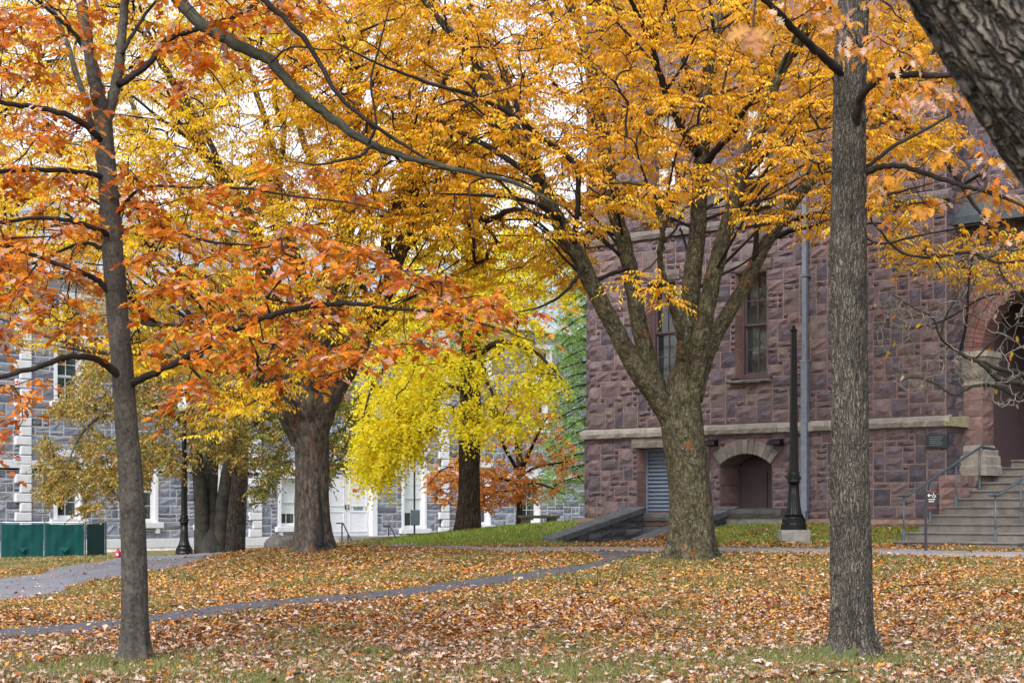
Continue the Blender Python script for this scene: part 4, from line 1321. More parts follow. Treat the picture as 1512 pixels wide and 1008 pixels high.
def px_line(pts, Y0, Y1=None):
    """[(px,py),...] or [(px,py,Y),...] -> world points; depth runs from Y0 to Y1"""
    n = len(pts); Y1 = Y0 if Y1 is None else Y1
    out = []
    for i, p in enumerate(pts):
        Y = p[2] if len(p) > 2 else Y0 + (Y1 - Y0) * i / max(1, n - 1)
        out.append(W(p[0], p[1], Y))
    return np.array(out)


def limb_arrays(pts, widths, Y0, Y1=None, seg=7, sides=12, jit=0.006, rng=None):
    P = px_line(pts, Y0, Y1)
    n = len(P)
    dep = P[:, 1]
    wpx = np.interp(np.linspace(0, 1, n), np.linspace(0, 1, len(widths)), widths)
    R = wpx / 2 / FPX * dep
    PS = catmull(P, seg); RS = np.interp(np.linspace(0, n - 1, len(PS)), np.arange(n), R)
    if rng is not None:
        j = rng.standard_normal(PS.shape) * jit; j[0] = 0
        PS = PS + j * np.minimum(1, RS / .03)[:, None]
    return PS, RS


class Tree:
    def __init__(self, name, base, label, group=None, cat='tree', seed=1, bark=None, twig_bark=None):
        self.root = empty(name, base); tag(self.root, label, cat, group)
        self.base = np.array(base); self.rng = np.random.default_rng(seed)
        self.nodes = []; self.noder = []
        self.bark = bark; self.tb = twig_bark or bark

    def trunk(self, pts, widths, Y, flare=0.5, flare_h=0.45, lobes=5, sides=40, ridge=0.0, kr=22, seg=14, Y1=None, name='trunk', flare_pow=1.0, slow=2.2):
        P, R = limb_arrays(pts, widths, Y, Y1, seg)
        P = np.vstack([P[0] - np.array([0, 0, .25]), P]); R = np.concatenate([[R[0] * 1.05], R])
        self.nodes.append(P[2:]); self.noder.append(R[2:])
        m = len(P); s = np.concatenate([[0], np.cumsum(np.linalg.norm(np.diff(P, axis=0), axis=1))]) - .25
        th = np.arange(sides) * 2 * math.pi / sides
        ph = self.rng.uniform(0, 6, 4)
        Rm = np.zeros((m, sides))
        for i in range(m):
            fl = flare * math.exp(-max(0, s[i]) / flare_h)
            lob = 1 + fl * (0.55 + 0.45 * np.cos(lobes * th + ph[0] + .6 * np.sin(th + ph[1])))
            lump = 1 + .035 * np.sin(2 * th + s[i] * slow + ph[2]) + .02 * np.sin(3 * th - s[i] * 3.1 + ph[3])
            rr = R[i] * lob * lump
            if ridge:
                d = np.array([1 - abs(mnoise.noise(Vector((math.cos(t) * kr / 6.283, math.sin(t) * kr / 6.283, s[i] * 1.5))) +
                              .5 * mnoise.noise(Vector((math.cos(t) * kr / 3, math.sin(t) * kr / 3, s[i] * 3.4)))) * 2.4 for t in th])
                rr = rr + ridge * (d - .4)
            Rm[i] = rr
        V_, F_, B_ = tube_arrays(P, Rm, sides)
        o = MB().add(V_ - self.base, F_, None, B_).build(name, self.bark, self.root, smooth=True)
        return o

    def limb(self, pts, widths, Y0, Y1=None, bark=None, sides=12, seg=7, node_from=0.25, name='limb', start=None):
        P, R = limb_arrays(pts, widths, Y0, Y1, seg, rng=self.rng)
        if start is not None: P[0] = start
        k = int(len(P) * node_from)
        self.nodes.append(P[k:]); self.noder.append(R[k:])
        V_, F_, B_ = tube_arrays(P, np.maximum(R, .004), sides)
        B_ = B_ + self.rng.uniform(0, 20, 3)
        return MB().add(V_ - self.base, F_, None, B_).build(name, bark or self.bark, self.root, smooth=True)

    def grow(self, centers, rmin=.0035, expo=.42, sides=4, bow=.10, rmax=.05, name='twigs', bark=None, up=0.1):
        """connect spray centres to the skeleton, nearest first, so twigs branch off twigs"""
        rng = self.rng
        N = np.vstack(self.nodes); PT = [-1] * len(N)
        cap = len(N) + len(centers) * 5 + 10
        buf = np.zeros((cap, 3)); buf[:len(N)] = N; cnt = len(N)
        owner = np.full(cap, -1)
        # farther sprays later
        d0 = np.full(len(centers), 1e9)
        for i in range(0, len(N), 4): d0 = np.minimum(d0, np.linalg.norm(centers - N[i], axis=1))
        order = np.argsort(d0 + rng.uniform(0, .25, len(d0)))
        twigs = []; parent = []; dirs = np.zeros((len(centers), 3))
        for ci in order:
            c = centers[ci]
            dd = buf[:cnt] - c
            # branches prefer to leave towards the outside: penalise nodes that lie outward of the spray
            q = np.einsum('ij,ij->i', dd, dd)
            k = int(np.argmin(q)); a = buf[k]
            L = math.sqrt(q[k]) + 1e-6
            t = np.linspace(0, 1, 5)[:, None]
            side = rng.standard_normal(3) * bow * L; side[2] += up * L
            P = a + (c - a) * t + side * (4 * t * (1 - t)) * .5
            P[1:4] += rng.standard_normal((3, 3)) * .02 * min(1, L)
            ti = len(twigs)
            twigs.append(P); parent.append(owner[k])
            buf[cnt:cnt + 4] = P[1:]; owner[cnt:cnt + 4] = ti; cnt += 4
            dv = P[-1] - P[-3]; dirs[ci] = dv / (np.linalg.norm(dv) + 1e-9)
        n = np.ones(len(twigs))
        for i in range(len(twigs) - 1, -1, -1):
            if parent[i] >= 0: n[parent[i]] += n[i]
        Vs = []; Fs = []; Bs = []; off = 0
        tri = []
        th = np.arange(sides) * 2 * math.pi / sides
        quad = np.array([(j * sides + i, j * sides + (i + 1) % sides, (j + 1) * sides + (i + 1) % sides, (j + 1) * sides + i) for j in range(4) for i in range(sides)])
        for i, P in enumerate(twigs):
            r1 = rmin; r0 = min(rmax, rmin * (n[i] ** expo) * 1.35)
            re = min(rmax, rmin * (max(1, n[i] * .5) ** expo)) if n[i] > 1 else rmin * .7
            T = P[-1] - P[0]; T = T / (np.linalg.norm(T) + 1e-9)
            u = np.cross(T, BZ if abs(T[2]) < .9 else np.array([1.0, 0, 0])); u /= np.linalg.norm(u); w = np.cross(T, u)
            rr = np.linspace(r0, re, 5)
            ring = np.cos(th)[:, None] * u + np.sin(th)[:, None] * w
            V_ = (P[:, None, :] + rr[:, None, None] * ring[None]).reshape(-1, 3)
            Vs.append(V_); Fs.append(quad + off); off += len(V_)
        V_ = np.vstack(Vs) - self.base
        o = fast_mesh(name, V_, np.vstack(Fs), bark or self.tb, self.root, smooth=True)
        set_attr(o.data, 'bark', V_); o['kind'] = 'stuff'
        self.tips = dirs
        return dirs


def norm(a): return a / (np.linalg.norm(a, axis=-1, keepdims=True) + 1e-9)


# leaf outlines: x along the leaf, y across, z out of the blade; faces all triangles
def tpl_simple(w=.42, fold=.07, droop=.10):
    return (np.array([(0, 0, 0), (.42, w / 2, fold), (1, 0, -droop), (.42, -w / 2, fold)]), np.array([(0, 2, 1), (0, 3, 2)]))


def tpl_lance(w=.36, fold=.06, droop=.16):
    return (np.array([(0, 0, 0), (.3, w / 2, fold), (.68, w * .38, fold - droop * .3), (1, 0, -droop), (.68, -w * .38, fold - droop * .3), (.3, -w / 2, fold)]), np.array([(0, 3, 2), (0, 2, 1), (0, 4, 3), (0, 5, 4)]))


def tpl_fan():
    return (np.array([(0, 0, 0), (.75, .55, .05), (.98, .2, -.02), (.80, 0, .02), (.98, -.2, -.02), (.75, -.55, .05)]), np.array([(0, 2, 1), (0, 3, 2), (0, 4, 3), (0, 5, 4)]))


def tpl_oak(rng, curl=.1, half=None):
    half = half or [(.10, .035), (.20, .17), (.26, .075), (.40, .31), (.47, .10), (.62, .33), (.68, .11), (.84, .19), (.88, .06), (1.0, 0)]
    v = [(0, 0, 0)]; f = []
    cz = lambda x, y: -curl * (x - .35) ** 2 * 1.6 + abs(y) * curl * 1.2 + .02 * rng.standard_normal()
    mids = []
    for (x, y) in half[:-1]: v.append((x, 0, cz(x, 0))); mids.append(len(v) - 1)
    tip = len(v); v.append((1.0, 0, cz(1, 0)))
    mids.append(tip)
    for sgn in (1, -1):
        prev = 0; pm = 0
        for i, (x, y) in enumerate(half[:-1]):
            v.append((x + rng.uniform(-.02, .02), sgn * y * rng.uniform(.85, 1.12), cz(x, y))); k = len(v) - 1
            if sgn > 0:
                f.append((pm, mids[i], k)); 
                if prev != pm: f.append((pm, k, prev))
            else:
                f.append((pm, k, mids[i]))
                if prev != pm: f.append((pm, prev, k))
            prev = k; pm = mids[i]
        f.append((pm, tip, prev) if sgn > 0 else (pm, prev, tip))
    return np.array(v), np.array(f)


def tpl_maple():
    a = np.array([0, .5, .9, 1.35, 1.9, 2.4]); r = np.array([1.0, .45, .85, .4, .6, .25])
    pts = [(0, 0, 0)]; 
    for s in (1, -1):
        for t, q in (list(zip(a, r)) if s > 0 else list(zip(a[1:], r[1:]))): pts.append((.35 + .65 * q * math.cos(t), s * .65 * q * math.sin(t), .03 * math.cos(3 * t)))
    n = len(a); f = []
    f = [(0, i, i + 1)[::-1] for i in range(1, n)] + [(0, 1, n + 1)] + [(0, i, i + 1) for i in range(n + 1, len(pts) - 1)]
    return np.array(pts), np.array(f)


def leaf_mesh(name, tpl, pos, dirv, nrm, size, col, mat, parent=None, base=None):
    tv, tf = tpl
    d = norm(dirv); s = norm(np.cross(nrm, d)); n = np.cross(d, s)
    base = np.zeros(3) if base is None else base
    V_ = (pos - base)[:, None, :] + size[:, None, None] * (tv[None, :, 0:1] * d[:, None] + tv[None, :, 1:2] * s[:, None] + tv[None, :, 2:3] * n[:, None])
    k = len(tv); F_ = (tf[None] + (np.arange(len(pos)) * k)[:, None, None]).reshape(-1, 3)
    o = fast_mesh(name, V_.reshape(-1, 3), F_, mat, parent, col=np.repeat(col, k, axis=0))
    o['kind'] = 'stuff'
    return o


def palette(rng, n, cols, weights, jit=.18):
    cols = np.array(cols); w = np.array(weights, float); w /= w.sum()
    c = cols[rng.choice(len(cols), n, p=w)]
    return np.clip(c * (1 + jit * rng.standard_normal((n, 1))) * (1 + .06 * rng.standard_normal((n, 3))), .004, .9)


def spray_leaves(rng, centers, tips, shoots, per, length, droop, flat=.35, leafdir=.9):
    """leaves set alternately on short shoots that fan out from every twig end"""
    n = len(centers)
    az = np.arctan2(tips[:, 1], tips[:, 0])[:, None] + rng.normal(0, 1.0, (n, shoots))
    el = rng.normal(0, flat, (n, shoots))
    sd = np.stack([np.cos(az) * np.cos(el), np.sin(az) * np.cos(el), np.sin(el)], 2)
    L = length * rng.uniform(.55, 1.25, (n, shoots))
    t = (np.arange(per) + .5)[None, None, :] / per + rng.uniform(-.3, .3, (n, shoots, per)) / per
    P = centers[:, None, None, :] - tips[:, None, None, :] * (.35 * length) * rng.uniform(0, 1, (n, shoots, 1, 1)) + sd[:, :, None, :] * (t * L[:, :, None])[..., None]
    P[..., 2] -= droop * (t ** 2) * L[:, :, None]
    alt = np.where(np.arange(per) % 2 == 0, 1, -1)[None, None, :] * rng.uniform(.5, 1.2, (n, shoots, per))
    ca, sa = np.cos(alt * leafdir), np.sin(alt * leafdir)
    hx = sd[:, :, None, 0] * ca - sd[:, :, None, 1] * sa; hy = sd[:, :, None, 0] * sa + sd[:, :, None, 1] * ca
    D = np.stack([hx, hy, -.35 - .5 * rng.uniform(0, 1, hx.shape) - droop * .6 + sd[:, :, None, 2] * .5], 3)
    return P.reshape(-1, 3), norm(D.reshape(-1, 3))


def in_poly(x, y, poly):
    c = np.zeros(len(x), bool); n = len(poly); j = n - 1
    for i in range(n):
        xi, yi = poly[i]; xj, yj = poly[j]
        c ^= ((yi > y) != (yj > y)) & (x < (xj - xi) * (y - yi) / (yj - yi + 1e-12) + xi)
        j = i
    return c


def crown_points(rng, poly, n, Yc, D, cx=None, rx=None, clump=0, skew=0.0):
    poly = np.array(poly, float); lo, hi = poly.min(0), poly.max(0)
    cx = (lo[0] + hi[0]) / 2 if cx is None else cx; rx = (hi[0] - lo[0]) / 2 * 1.05 if rx is None else rx
    out = np.zeros((0, 2))
    while len(out) < n:
        q = rng.uniform(lo, hi, (n * 2, 2)); q = q[in_poly(q[:, 0], q[:, 1], poly)]
        if clump:
            k = np.array([mnoise.noise(Vector((a / 60, b / 34, clump))) for a, b in q])
            q = q[k > rng.uniform(-.5, .25, len(q))]
        out = np.vstack([out, q])
    out = out[:n]
    h = np.sqrt(np.clip(1 - ((out[:, 0] - cx) / rx) ** 2, .12, 1))
    Y = Yc + D * h * rng.uniform(-1, 1, n)
    return np.stack([(out[:, 0] - CX) / FPX * Y, Y, EYE - (out[:, 1] - HZ) / FPX * Y], 1)


def up_normals(rng, n, tilt=.55):
    return norm(np.stack([rng.normal(0, tilt, n), rng.normal(0, tilt, n), np.ones(n)], 1))


LEAF_PARTS = []


def split_parts(root, base, tpls, pos, dirv, nrm, size, col, mat, maxn, name='leaf', keep=None):
    """the leaves that show largest become parts of their own, the rest stay one mass"""
    px = CX + pos[:, 0] / pos[:, 1] * FPX; py = HZ - (pos[:, 2] - EYE) / pos[:, 1] * FPX
    vis = (px > 5) & (px < 1507) & (py > 5) & (py < 1003)
    facing = np.abs(norm(np.cross(np.cross(nrm, dirv), dirv))[:, 1])
    sc = np.where(vis, size / pos[:, 1] * (.3 + facing), -1)
    pick = np.argsort(-sc)[:maxn]; pick = pick[sc[pick] > 0]
    rest = np.ones(len(pos), bool); rest[pick] = False
    # a handful of shared meshes
    K = 14; cent = col[pick][RNG.integers(0, len(pick), K)]
    meshes = []
    for k in range(K):
        tv, tf = tpls[k % len(tpls)]
        me = bpy.data.meshes.new(name); me.from_pydata(tv.tolist(), [], tf.tolist()); set_attr(me, 'col', np.tile(cent[k], (len(tv), 1)))
        me.materials.append(mat); meshes.append(me)
    d = norm(dirv); s = norm(np.cross(nrm, d)); n = np.cross(d, s)
    for i in pick:
        k = int(np.argmin(((cent - col[i]) ** 2).sum(1) + RNG.uniform(0, .01, K)))
        o = bpy.data.objects.new(name, meshes[k]); COL.objects.link(o)
        mw = Matrix(((d[i][0], s[i][0], n[i][0], 0), (d[i][1], s[i][1], n[i][1], 0), (d[i][2], s[i][2], n[i][2], 0), (0, 0, 0, 1)))
        o.matrix_basis = Matrix.Translation(Vector(pos[i] - base)) @ mw @ Matrix.Diagonal((size[i], size[i], size[i], 1))
        if root: o.parent = root
        LEAF_PARTS.append(o)
    return rest, pick


OAK_S = [tpl_oak(np.random.default_rng(60 + i), c, [(.18, .13), (.42, .31), (.54, .10), (.78, .24), (1.0, 0)]) for i, c in enumerate((.25, .55, .8, .4))]
OAK_M = [tpl_oak(np.random.default_rng(80 + i), c, [(.18, .15), (.26, .08), (.42, .32), (.52, .10), (.72, .27), (1.0, 0)]) for i, c in enumerate((.08, .3, .2))]
OAK_T = [tpl_oak(np.random.default_rng(40 + i), c) for i, c in enumerate((.08, .2, .3, .15, .4, .05, .25))]

# ---- the oak in front on the left
def ground_base(px, py, Y):
    p = W(px, py, Y); return (p[0], p[1], p[2])

YA = 17.5
oak = Tree('oak_tree', ground_base(200, 972, YA), 'slender grey-barked oak with rust orange leaves and a drooping limb, before the road', seed=21, bark=M['bark_oak'], twig_bark=M['bark_dark'])
oak.trunk([(200, 972), (199, 900), (197, 800), (193, 700), (186, 620), (180, 540), (172, 440), (165, 350), (160, 280), (154, 205), (152, 165)],
          [40, 38.5, 36, 34, 34, 33, 31, 29, 28, 28, 27], YA, flare=.5, flare_h=.2, lobes=6, sides=56, ridge=.004, kr=30, seg=20)
A = oak.limb
A([(153, 190), (142, 130), (130, 65), (119, 0), (108, -80), (95, -200), (90, -420)], [25, 21, 18, 17, 15, 12, 6], YA, YA - .3, sides=16)
A([(154, 185), (168, 140), (177, 85), (183, 20), (190, -60), (205, -170), (230, -380)], [20, 16, 14, 13, 12, 9, 4], YA, YA + .4, sides=14)
A([(148, 240), (136, 190), (118, 125), (95, 55), (72, 0), (40, -80)], [11, 9.5, 8.5, 7.5, 6, 3], YA, YA + .8)
DK = M['bark_dark']
for pts, w, y1 in [
    ([(190, 570), (215, 556), (245, 542), (290, 520), (340, 490), (400, 465), (460, 452), (520, 448), (580, 456), (650, 462), (720, 480), (790, 505)], [13, 11, 10, 10, 9.5, 9, 8, 7, 5, 4, 3, 1.5], YA - 1.6),
    ([(185, 560), (165, 545), (140, 529), (100, 527), (60, 540), (0, 557), (-60, 580)], [14, 12, 10, 9, 8, 7, 4], YA - .9),
    ([(172, 448), (150, 420), (125, 404), (80, 388), (30, 370), (0, 361), (-50, 350)], [11, 9, 8, 7, 6, 5.5, 3], YA - .5),
    ([(168, 380), (140, 362), (110, 362), (60, 385), (0, 403), (-50, 420)], [8, 6, 5, 4.5, 4, 2], YA + .9),
    ([(163, 350), (150, 342), (110, 327), (60, 322), (0, 328), (-60, 330)], [9, 8, 6.5, 6, 5.5, 3], YA - .9),
    ([(160, 262), (120, 254), (60, 251), (0, 253), (-50, 256)], [9, 8, 7, 6.5, 4], YA - 1.1),
    ([(154, 215), (140, 197), (110, 175), (60, 160), (0, 152), (-60, 140)], [11, 10, 9, 8, 7, 4], YA - .8),
    ([(172, 318), (195, 288), (230, 275), (300, 278), (360, 278), (430, 289), (520, 300), (590, 318)], [6, 5, 4.6, 4.3, 4, 3.4, 2.5, 1.2], YA - .8),
    ([(165, 280), (200, 305), (235, 332), (265, 346), (320, 358), (375, 363), (430, 372)], [6, 5.5, 5, 4.5, 3.6, 2.6, 1.2], YA + .5),
    ([(176, 125), (195, 112), (217, 97), (245, 60), (300, 40), (350, 22), (385, 0), (430, -30)], [12, 10, 9, 8.5, 8, 7, 6, 4], YA + .6),
    ([(460, 452), (480, 470), (500, 490), (515, 498)], [4, 3.5, 3, 1.5], YA - 1.2),
    ([(400, 464), (395, 440), (430, 400), (470, 380), (520, 368)], [4, 3.2, 2.8, 2.2, 1], YA - 1.6),
    ([(135, 85), (100, 40), (60, 5), (20, -30)], [7, 6, 5, 3], YA - .6),
    ([(180, 80), (215, 20), (250, -20)], [6, 5, 3], YA + .5)]:
    A(pts, w, YA, y1, bark=DK, sides=9, seg=6)
# the long drooping limb
A([(92, -330), (150, -160), (205, -80), (262, -4), (300, 38), (350, 66), (400, 92), (440, 135), (490, 176), (550, 214), (600, 232), (650, 245), (710, 258), (760, 270), (800, 290), (832, 306)],
  [24, 23, 22, 20, 18, 17, 16, 15, 13.5, 11.5, 9, 7.5, 6.5, 5.5, 4, 2], YA - .2, YA - 1.8, sides=14, seg=7, bark=M['bark_limb'])
for pts, w in [([(550, 214), (530, 230), (505, 236), (470, 243), (440, 240)], [6, 5.5, 5, 3.5, 1.5]), ([(720, 262), (700, 268), (692, 282), (700, 340), (706, 380)], [3.5, 3, 2.6, 2, 1]),
               ([(400, 92), (430, 70), (480, 74), (520, 70)], [4, 3.2, 2.5, 1]), ([(545, 212), (555, 180), (548, 120), (560, 70), (575, 10)], [5, 4, 3.6, 3, 2]),
               ([(640, 242), (560, 190), (500, 140), (455, 65), (400, 10), (360, -30)], [4, 6, 7, 7.5, 9, 10]), ([(790, 286), (800, 340), (812, 370), (840, 410)], [2.5, 2, 1.6, 1])]:
    A(pts, w, YA - 1.3, YA - 1.6, bark=DK, sides=8, seg=6)
ro = oak.rng
oc = np.vstack([
    crown_points(ro, [(200, 440), (300, 400), (420, 350), (560, 365), (700, 400), (845, 430), (865, 452), (770, 492), (620, 525), (500, 560), (420, 575), (340, 520), (210, 520)], 100, YA - 1.0, 1.6),
    crown_points(ro, [(-140, -60), (160, -40), (150, 480), (-120, 540)], 165, YA - .2, 1.8),
    crown_points(ro, [(185, 240), (540, 250), (580, 390), (420, 380), (200, 430)], 50, YA - .4, 1.5),
    crown_points(ro, [(-40, 545), (62, 555), (45, 650), (-40, 690)], 9, YA - 1.2, .3),
    crown_points(ro, [(225, 520), (300, 530), (296, 600), (235, 605)], 8, YA - 1.3, .3),
    crown_points(ro, [(185, -60), (520, -60), (430, 110), (330, 120), (200, 160)], 60, YA - .2, 1.5),
    crown_points(ro, [(-140, -420), (480, -420), (500, -60), (-140, -60)], 24, YA, 2.2)])
tips = oak.grow(oc, rmin=.0032, sides=5, bow=.14, rmax=.018, bark=DK, up=.08)
P_, D_ = spray_leaves(ro, oc, tips, 4, 5, .30, .35, flat=.4)
n = len(P_)
N_ = up_normals(ro, n, .42); S_ = ro.uniform(.08, .145, n); D_[:, 2] = D_[:, 2] * .55 + .12
C_ = palette(ro, n, [(.58, .17, .016), (.66, .22, .02), (.46, .11, .015), (.60, .38, .30), (.50, .28, .20), (.70, .30, .03), (.36, .09, .02)], [5, 5, 2.4, 1.8, 1, 3, 1.2], .17)
rest, pick = split_parts(oak.root, oak.base, OAK_T, P_, D_, N_, S_, C_, M['leaf'], 300)
idx = np.where(rest)[0]
for k in range(3):
    q = idx[k::3]
    leaf_mesh('crown', OAK_M[k], P_[q], D_[q], N_[q], S_[q], C_[q], M['leaf'], oak.root, oak.base)

# ---- the straight furrowed trunk on the right
YB = 18.0
red = Tree('oak_tree', ground_base(1258, 964, YB), 'straight furrowed dark trunk with a mossy foot, before the brown stone hall', seed=33, bark=M['bark_furrow'], twig_bark=DK)
red.trunk([(1259, 964), (1257, 900), (1256, 800), (1255, 700), (1254.5, 600), (1254, 500), (1253, 400), (1253, 300), (1254, 200), (1256, 100), (1260, 0), (1265, -120), (1270, -300), (1272, -600)],
          [60, 59, 57, 55, 54, 53, 52, 50, 49, 47, 43, 38, 30, 16], YB, flare=.62, flare_h=.22, lobes=5, sides=120, ridge=.014, kr=46, seg=26)
for pts, w, y1 in [
    ([(1264, 215), (1266, 165), (1279, 132), (1310, 114), (1350, 110), (1385, 112), (1440, 105), (1520, 95)], [16, 13, 11, 10.5, 10, 9, 7, 4], YB - 1.6),
    ([(1268, 262), (1300, 247), (1330, 246), (1370, 258), (1420, 274), (1452, 282), (1490, 295), (1530, 315)], [11, 9, 8, 7.5, 7, 6.5, 5, 3], YB - 1.2),
    ([(1262, 262), (1285, 243), (1320, 216), (1370, 190), (1410, 166), (1450, 150)], [8, 6.5, 5.5, 4.5, 3.5, 2], YB + 1),
    ([(1265, 300), (1300, 290), (1340, 280), (1380, 270)], [6, 5, 3.6, 1.5], YB + .7),
    ([(1250, 118), (1225, 92), (1195, 66), (1165, 35), (1130, 0), (1080, -50)], [14, 13, 12, 11, 9, 5], YB - 1.4),
    ([(1420, 274), (1440, 262), (1450, 258), (1455, 268), (1452, 282)], [5, 5, 5, 5, 4], YB - 1.3),
    ([(1262, 340), (1300, 360), (1345, 350), (1400, 340), (1450, 332), (1510, 350)], [4, 3.6, 3.4, 3, 2.5, 2], YB - .8)]:
    red.limb(pts, w, YB, y1, bark=DK, sides=10, seg=7)
rr_ = red.rng
rc = np.vstack([
    crown_points(rr_, [(1195, -20), (1335, 10), (1330, 115), (1240, 110)], 16, YB - 1.2, .6),
    crown_points(rr_, [(1300, 60), (1400, 110), (1512, 260), (1512, 350), (1400, 330), (1290, 300)], 42, YB - .9, 1.0),
    crown_points(rr_, [(1080, -60), (1230, -60), (1200, 40), (1110, 30)], 7, YB - 1.2, .5),
    crown_points(rr_, [(1000, -420), (1700, -420), (1700, -60), (1000, -60)], 16, YB, 2.4)])
tips = red.grow(rc, rmin=.0032, sides=5, bow=.16, rmax=.014, bark=DK)
P_, D_ = spray_leaves(rr_, rc, tips, 3, 3, .24, .4, flat=.4)
n = len(P_); N_ = up_normals(rr_, n, .6); S_ = rr_.uniform(.10, .17, n)
C_ = palette(rr_, n, [(.66, .25, .03), (.72, .33, .04), (.62, .40, .31), (.52, .16, .02), (.58, .35, .25)], [4, 3, 2, 1.6, 1], .15)
rest, pick = split_parts(red.root, red.base, OAK_T, P_, D_, N_, S_, C_, M['leaf'], 260)
idx = np.where(rest)[0]
leaf_mesh('crown', OAK_M[2], P_[idx], D_[idx], N_[idx], S_[idx], C_[idx], M['leaf'], red.root, red.base)
# mossy foot
mo = MB(); vv = []; ff = []; nn = 60
bxy = W(1258, 964, YB)
for j in range(5):
    for i in range(nn):
        a = 2 * math.pi * i / nn
        r = .21 + .045 * j * (1 + .5 * math.sin(3 * a + 1) + .25 * math.sin(7 * a)) 
        x, y = bxy[0] + r * math.cos(a) - .04 * j, bxy[1] + r * math.sin(a)
        vv.append((x - bxy[0], y - bxy[1], float(surf_z(x, y)) - bxy[2] + (.13, .075, .04, .015, -.03)[j]))
for j in range(4):
    for i in range(nn): ff.append((j * nn + i, j * nn + (i + 1) % nn, (j + 1) * nn + (i + 1) % nn, (j + 1) * nn + i))
M['moss'] = plain('moss', (.075, .095, .028), .95, var=.5, scale=14, bmp=.9)
mo.add(vv, ff).build('root_collar', M['moss'], red.root, smooth=True)

# ---- the big leaning trunk at the upper right, close by
YC = 7.0
bxc = (W(2010, 0, YC)[0], YC, gz(W(2010, 0, YC)[0], YC))
lean = Tree('leaning_tree', bxc, 'massive leaning trunk with deeply ridged grey bark hanging over the lawn', seed=44, bark=M['bark_big'])
lp = [(2010, HZ + (EYE - bxc[2]) / YC * FPX), (2000, 1100), (1975, 900), (1920, 700), (1835, 510), (1735, 350), (1640, 225), (1560, 112), (1490, 5), (1425, -95), (1350, -230), (1270, -400), (1200, -640), (1150, -1000)]
lean.trunk(lp, [270, 268, 266, 264, 262, 258, 254, 250, 246, 240, 232, 215, 190, 150], YC, flare=.3, flare_h=.3, sides=150, ridge=.030, kr=44, seg=32, slow=.8)
lean.limb([(1280, -380), (1120, -520), (950, -600), (800, -640)], [110, 80, 60, 30], YC, YC + 1.5, sides=14)
lean.limb([(1190, -640), (1300, -900), (1450, -1200), (1500, -1500)], [120, 90, 60, 30], YC, YC + 1, sides=14)
lean.limb([(1120, -520), (1110, -330), (1125, -160), (1118, -40), (1112, 40)], [16, 12, 8, 5, 3], YC, 5.6, bark=DK, sides=8)
lp_ = np.array([W(1112, 44, 5.6), W(1100, 70, 5.6), W(1122, 50, 5.55)])
for i, dvec in enumerate(((-.55, -.2, -.35), (.15, -.3, -.75), (.5, .1, -.4))):
    S1 = np.array([.13]); 
    pass
leaf_p = np.array([W(1112, 40, 5.6)] * 4); leaf_d = np.array([(-.8, -.1, -.35), (.1, -.2, -.8), (.75, .1, -.45), (-.3, -.1, -.75)])
split_parts(lean.root, lean.base, OAK_T, leaf_p, leaf_d, norm(np.array([(0, -1, .4), (.2, -1, .2), (0, -1, .3), (.3, -1, .1)])), np.array([.10, .115, .095, .09]), np.array([(.62, .32, .10), (.55, .26, .12), (.6, .3, .08), (.58, .33, .18)]), M['leaf'], 4)

# ---- central zelkova
YD = 29.5
zel = Tree('zelkova_tree', ground_base(1020, 820, YD), 'vase-shaped zelkova with mottled bark and golden orange crown, beside the sloping slate-capped walls', seed=55, bark=M['bark_zelkova'], twig_bark=DK)
zel.trunk([(1021, 820), (1020, 770), (1018, 720), (1013, 670), (1008, 630), (1005, 590), (1006, 545)], [64, 63, 63, 64, 64, 54, 30], YD, flare=.42, flare_h=.24, lobes=6, sides=64, ridge=.006, kr=16, seg=16)
Z = zel.limb
Z([(1002, 645), (974, 592), (944, 552), (907, 484), (874, 420), (846, 362), (816, 312), (792, 255), (768, 208), (740, 145), (700, 88), (660, 42), (625, 0), (570, -80), (520, -180)], [30, 32, 29, 26, 25, 24, 23, 21, 18, 15, 13, 11, 9, 6, 3], YD, YD - 2.5, sides=18)
Z([(1000, 632), (978, 585), (961, 545), (944, 480), (934, 420), (922, 360), (907, 310), (896, 240), (885, 170), (871, 100), (856, 40), (845, 0), (825, -90), (800, -220)], [26, 27, 26, 25, 24, 23, 22, 21, 19, 17, 15, 12, 9, 5], YD, YD + 1.8, sides=18)
Z([(1010, 620), (1013, 550), (1016, 490), (1021, 420), (1030, 340), (1035, 250), (1040, 180), (1046, 100), (1058, 40), (1066, -10), (1075, -110), (1085, -240)], [36, 34, 31, 28, 25, 22, 19, 17, 14, 12, 8, 5], YD, YD + .6, sides=18)
Z([(1016, 610), (1030, 530), (1042, 460), (1060, 382), (1080, 312), (1100, 245), (1122, 190), (1150, 112), (1180, 58), (1212, 0), (1250, -90), (1280, -180)], [30, 28, 26, 24, 22, 20, 18, 15, 12, 9, 6, 3], YD, YD - 1.6, sides=18)
Z([(1026, 590), (1040, 535), (1062, 485), (1100, 422), (1130, 362), (1155, 322), (1186, 280), (1226, 242), (1262, 215), (1300, 178), (1332, 138), (1365, 95), (1420, 20)], [24, 23, 22, 21, 19, 18, 17, 15, 13, 11, 9, 7, 3], YD, YD + 2.5, sides=18)
Z([(1010, 530), (1002, 480), (985, 428), (974, 382), (978, 345), (968, 290), (945, 273), (900, 270), (870, 276)], [16, 14, 11, 9, 8, 6.5, 5, 4, 2], YD - .4, YD - 3.2, sides=10)
Z([(1037, 235), (1012, 200), (986, 142), (971, 100), (960, 60), (941, 20), (922, -20), (890, -90)], [14, 12, 10.5, 9.5, 8.5, 7, 5.5, 3], YD + .3, YD - 2.4, bark=DK, sides=10)
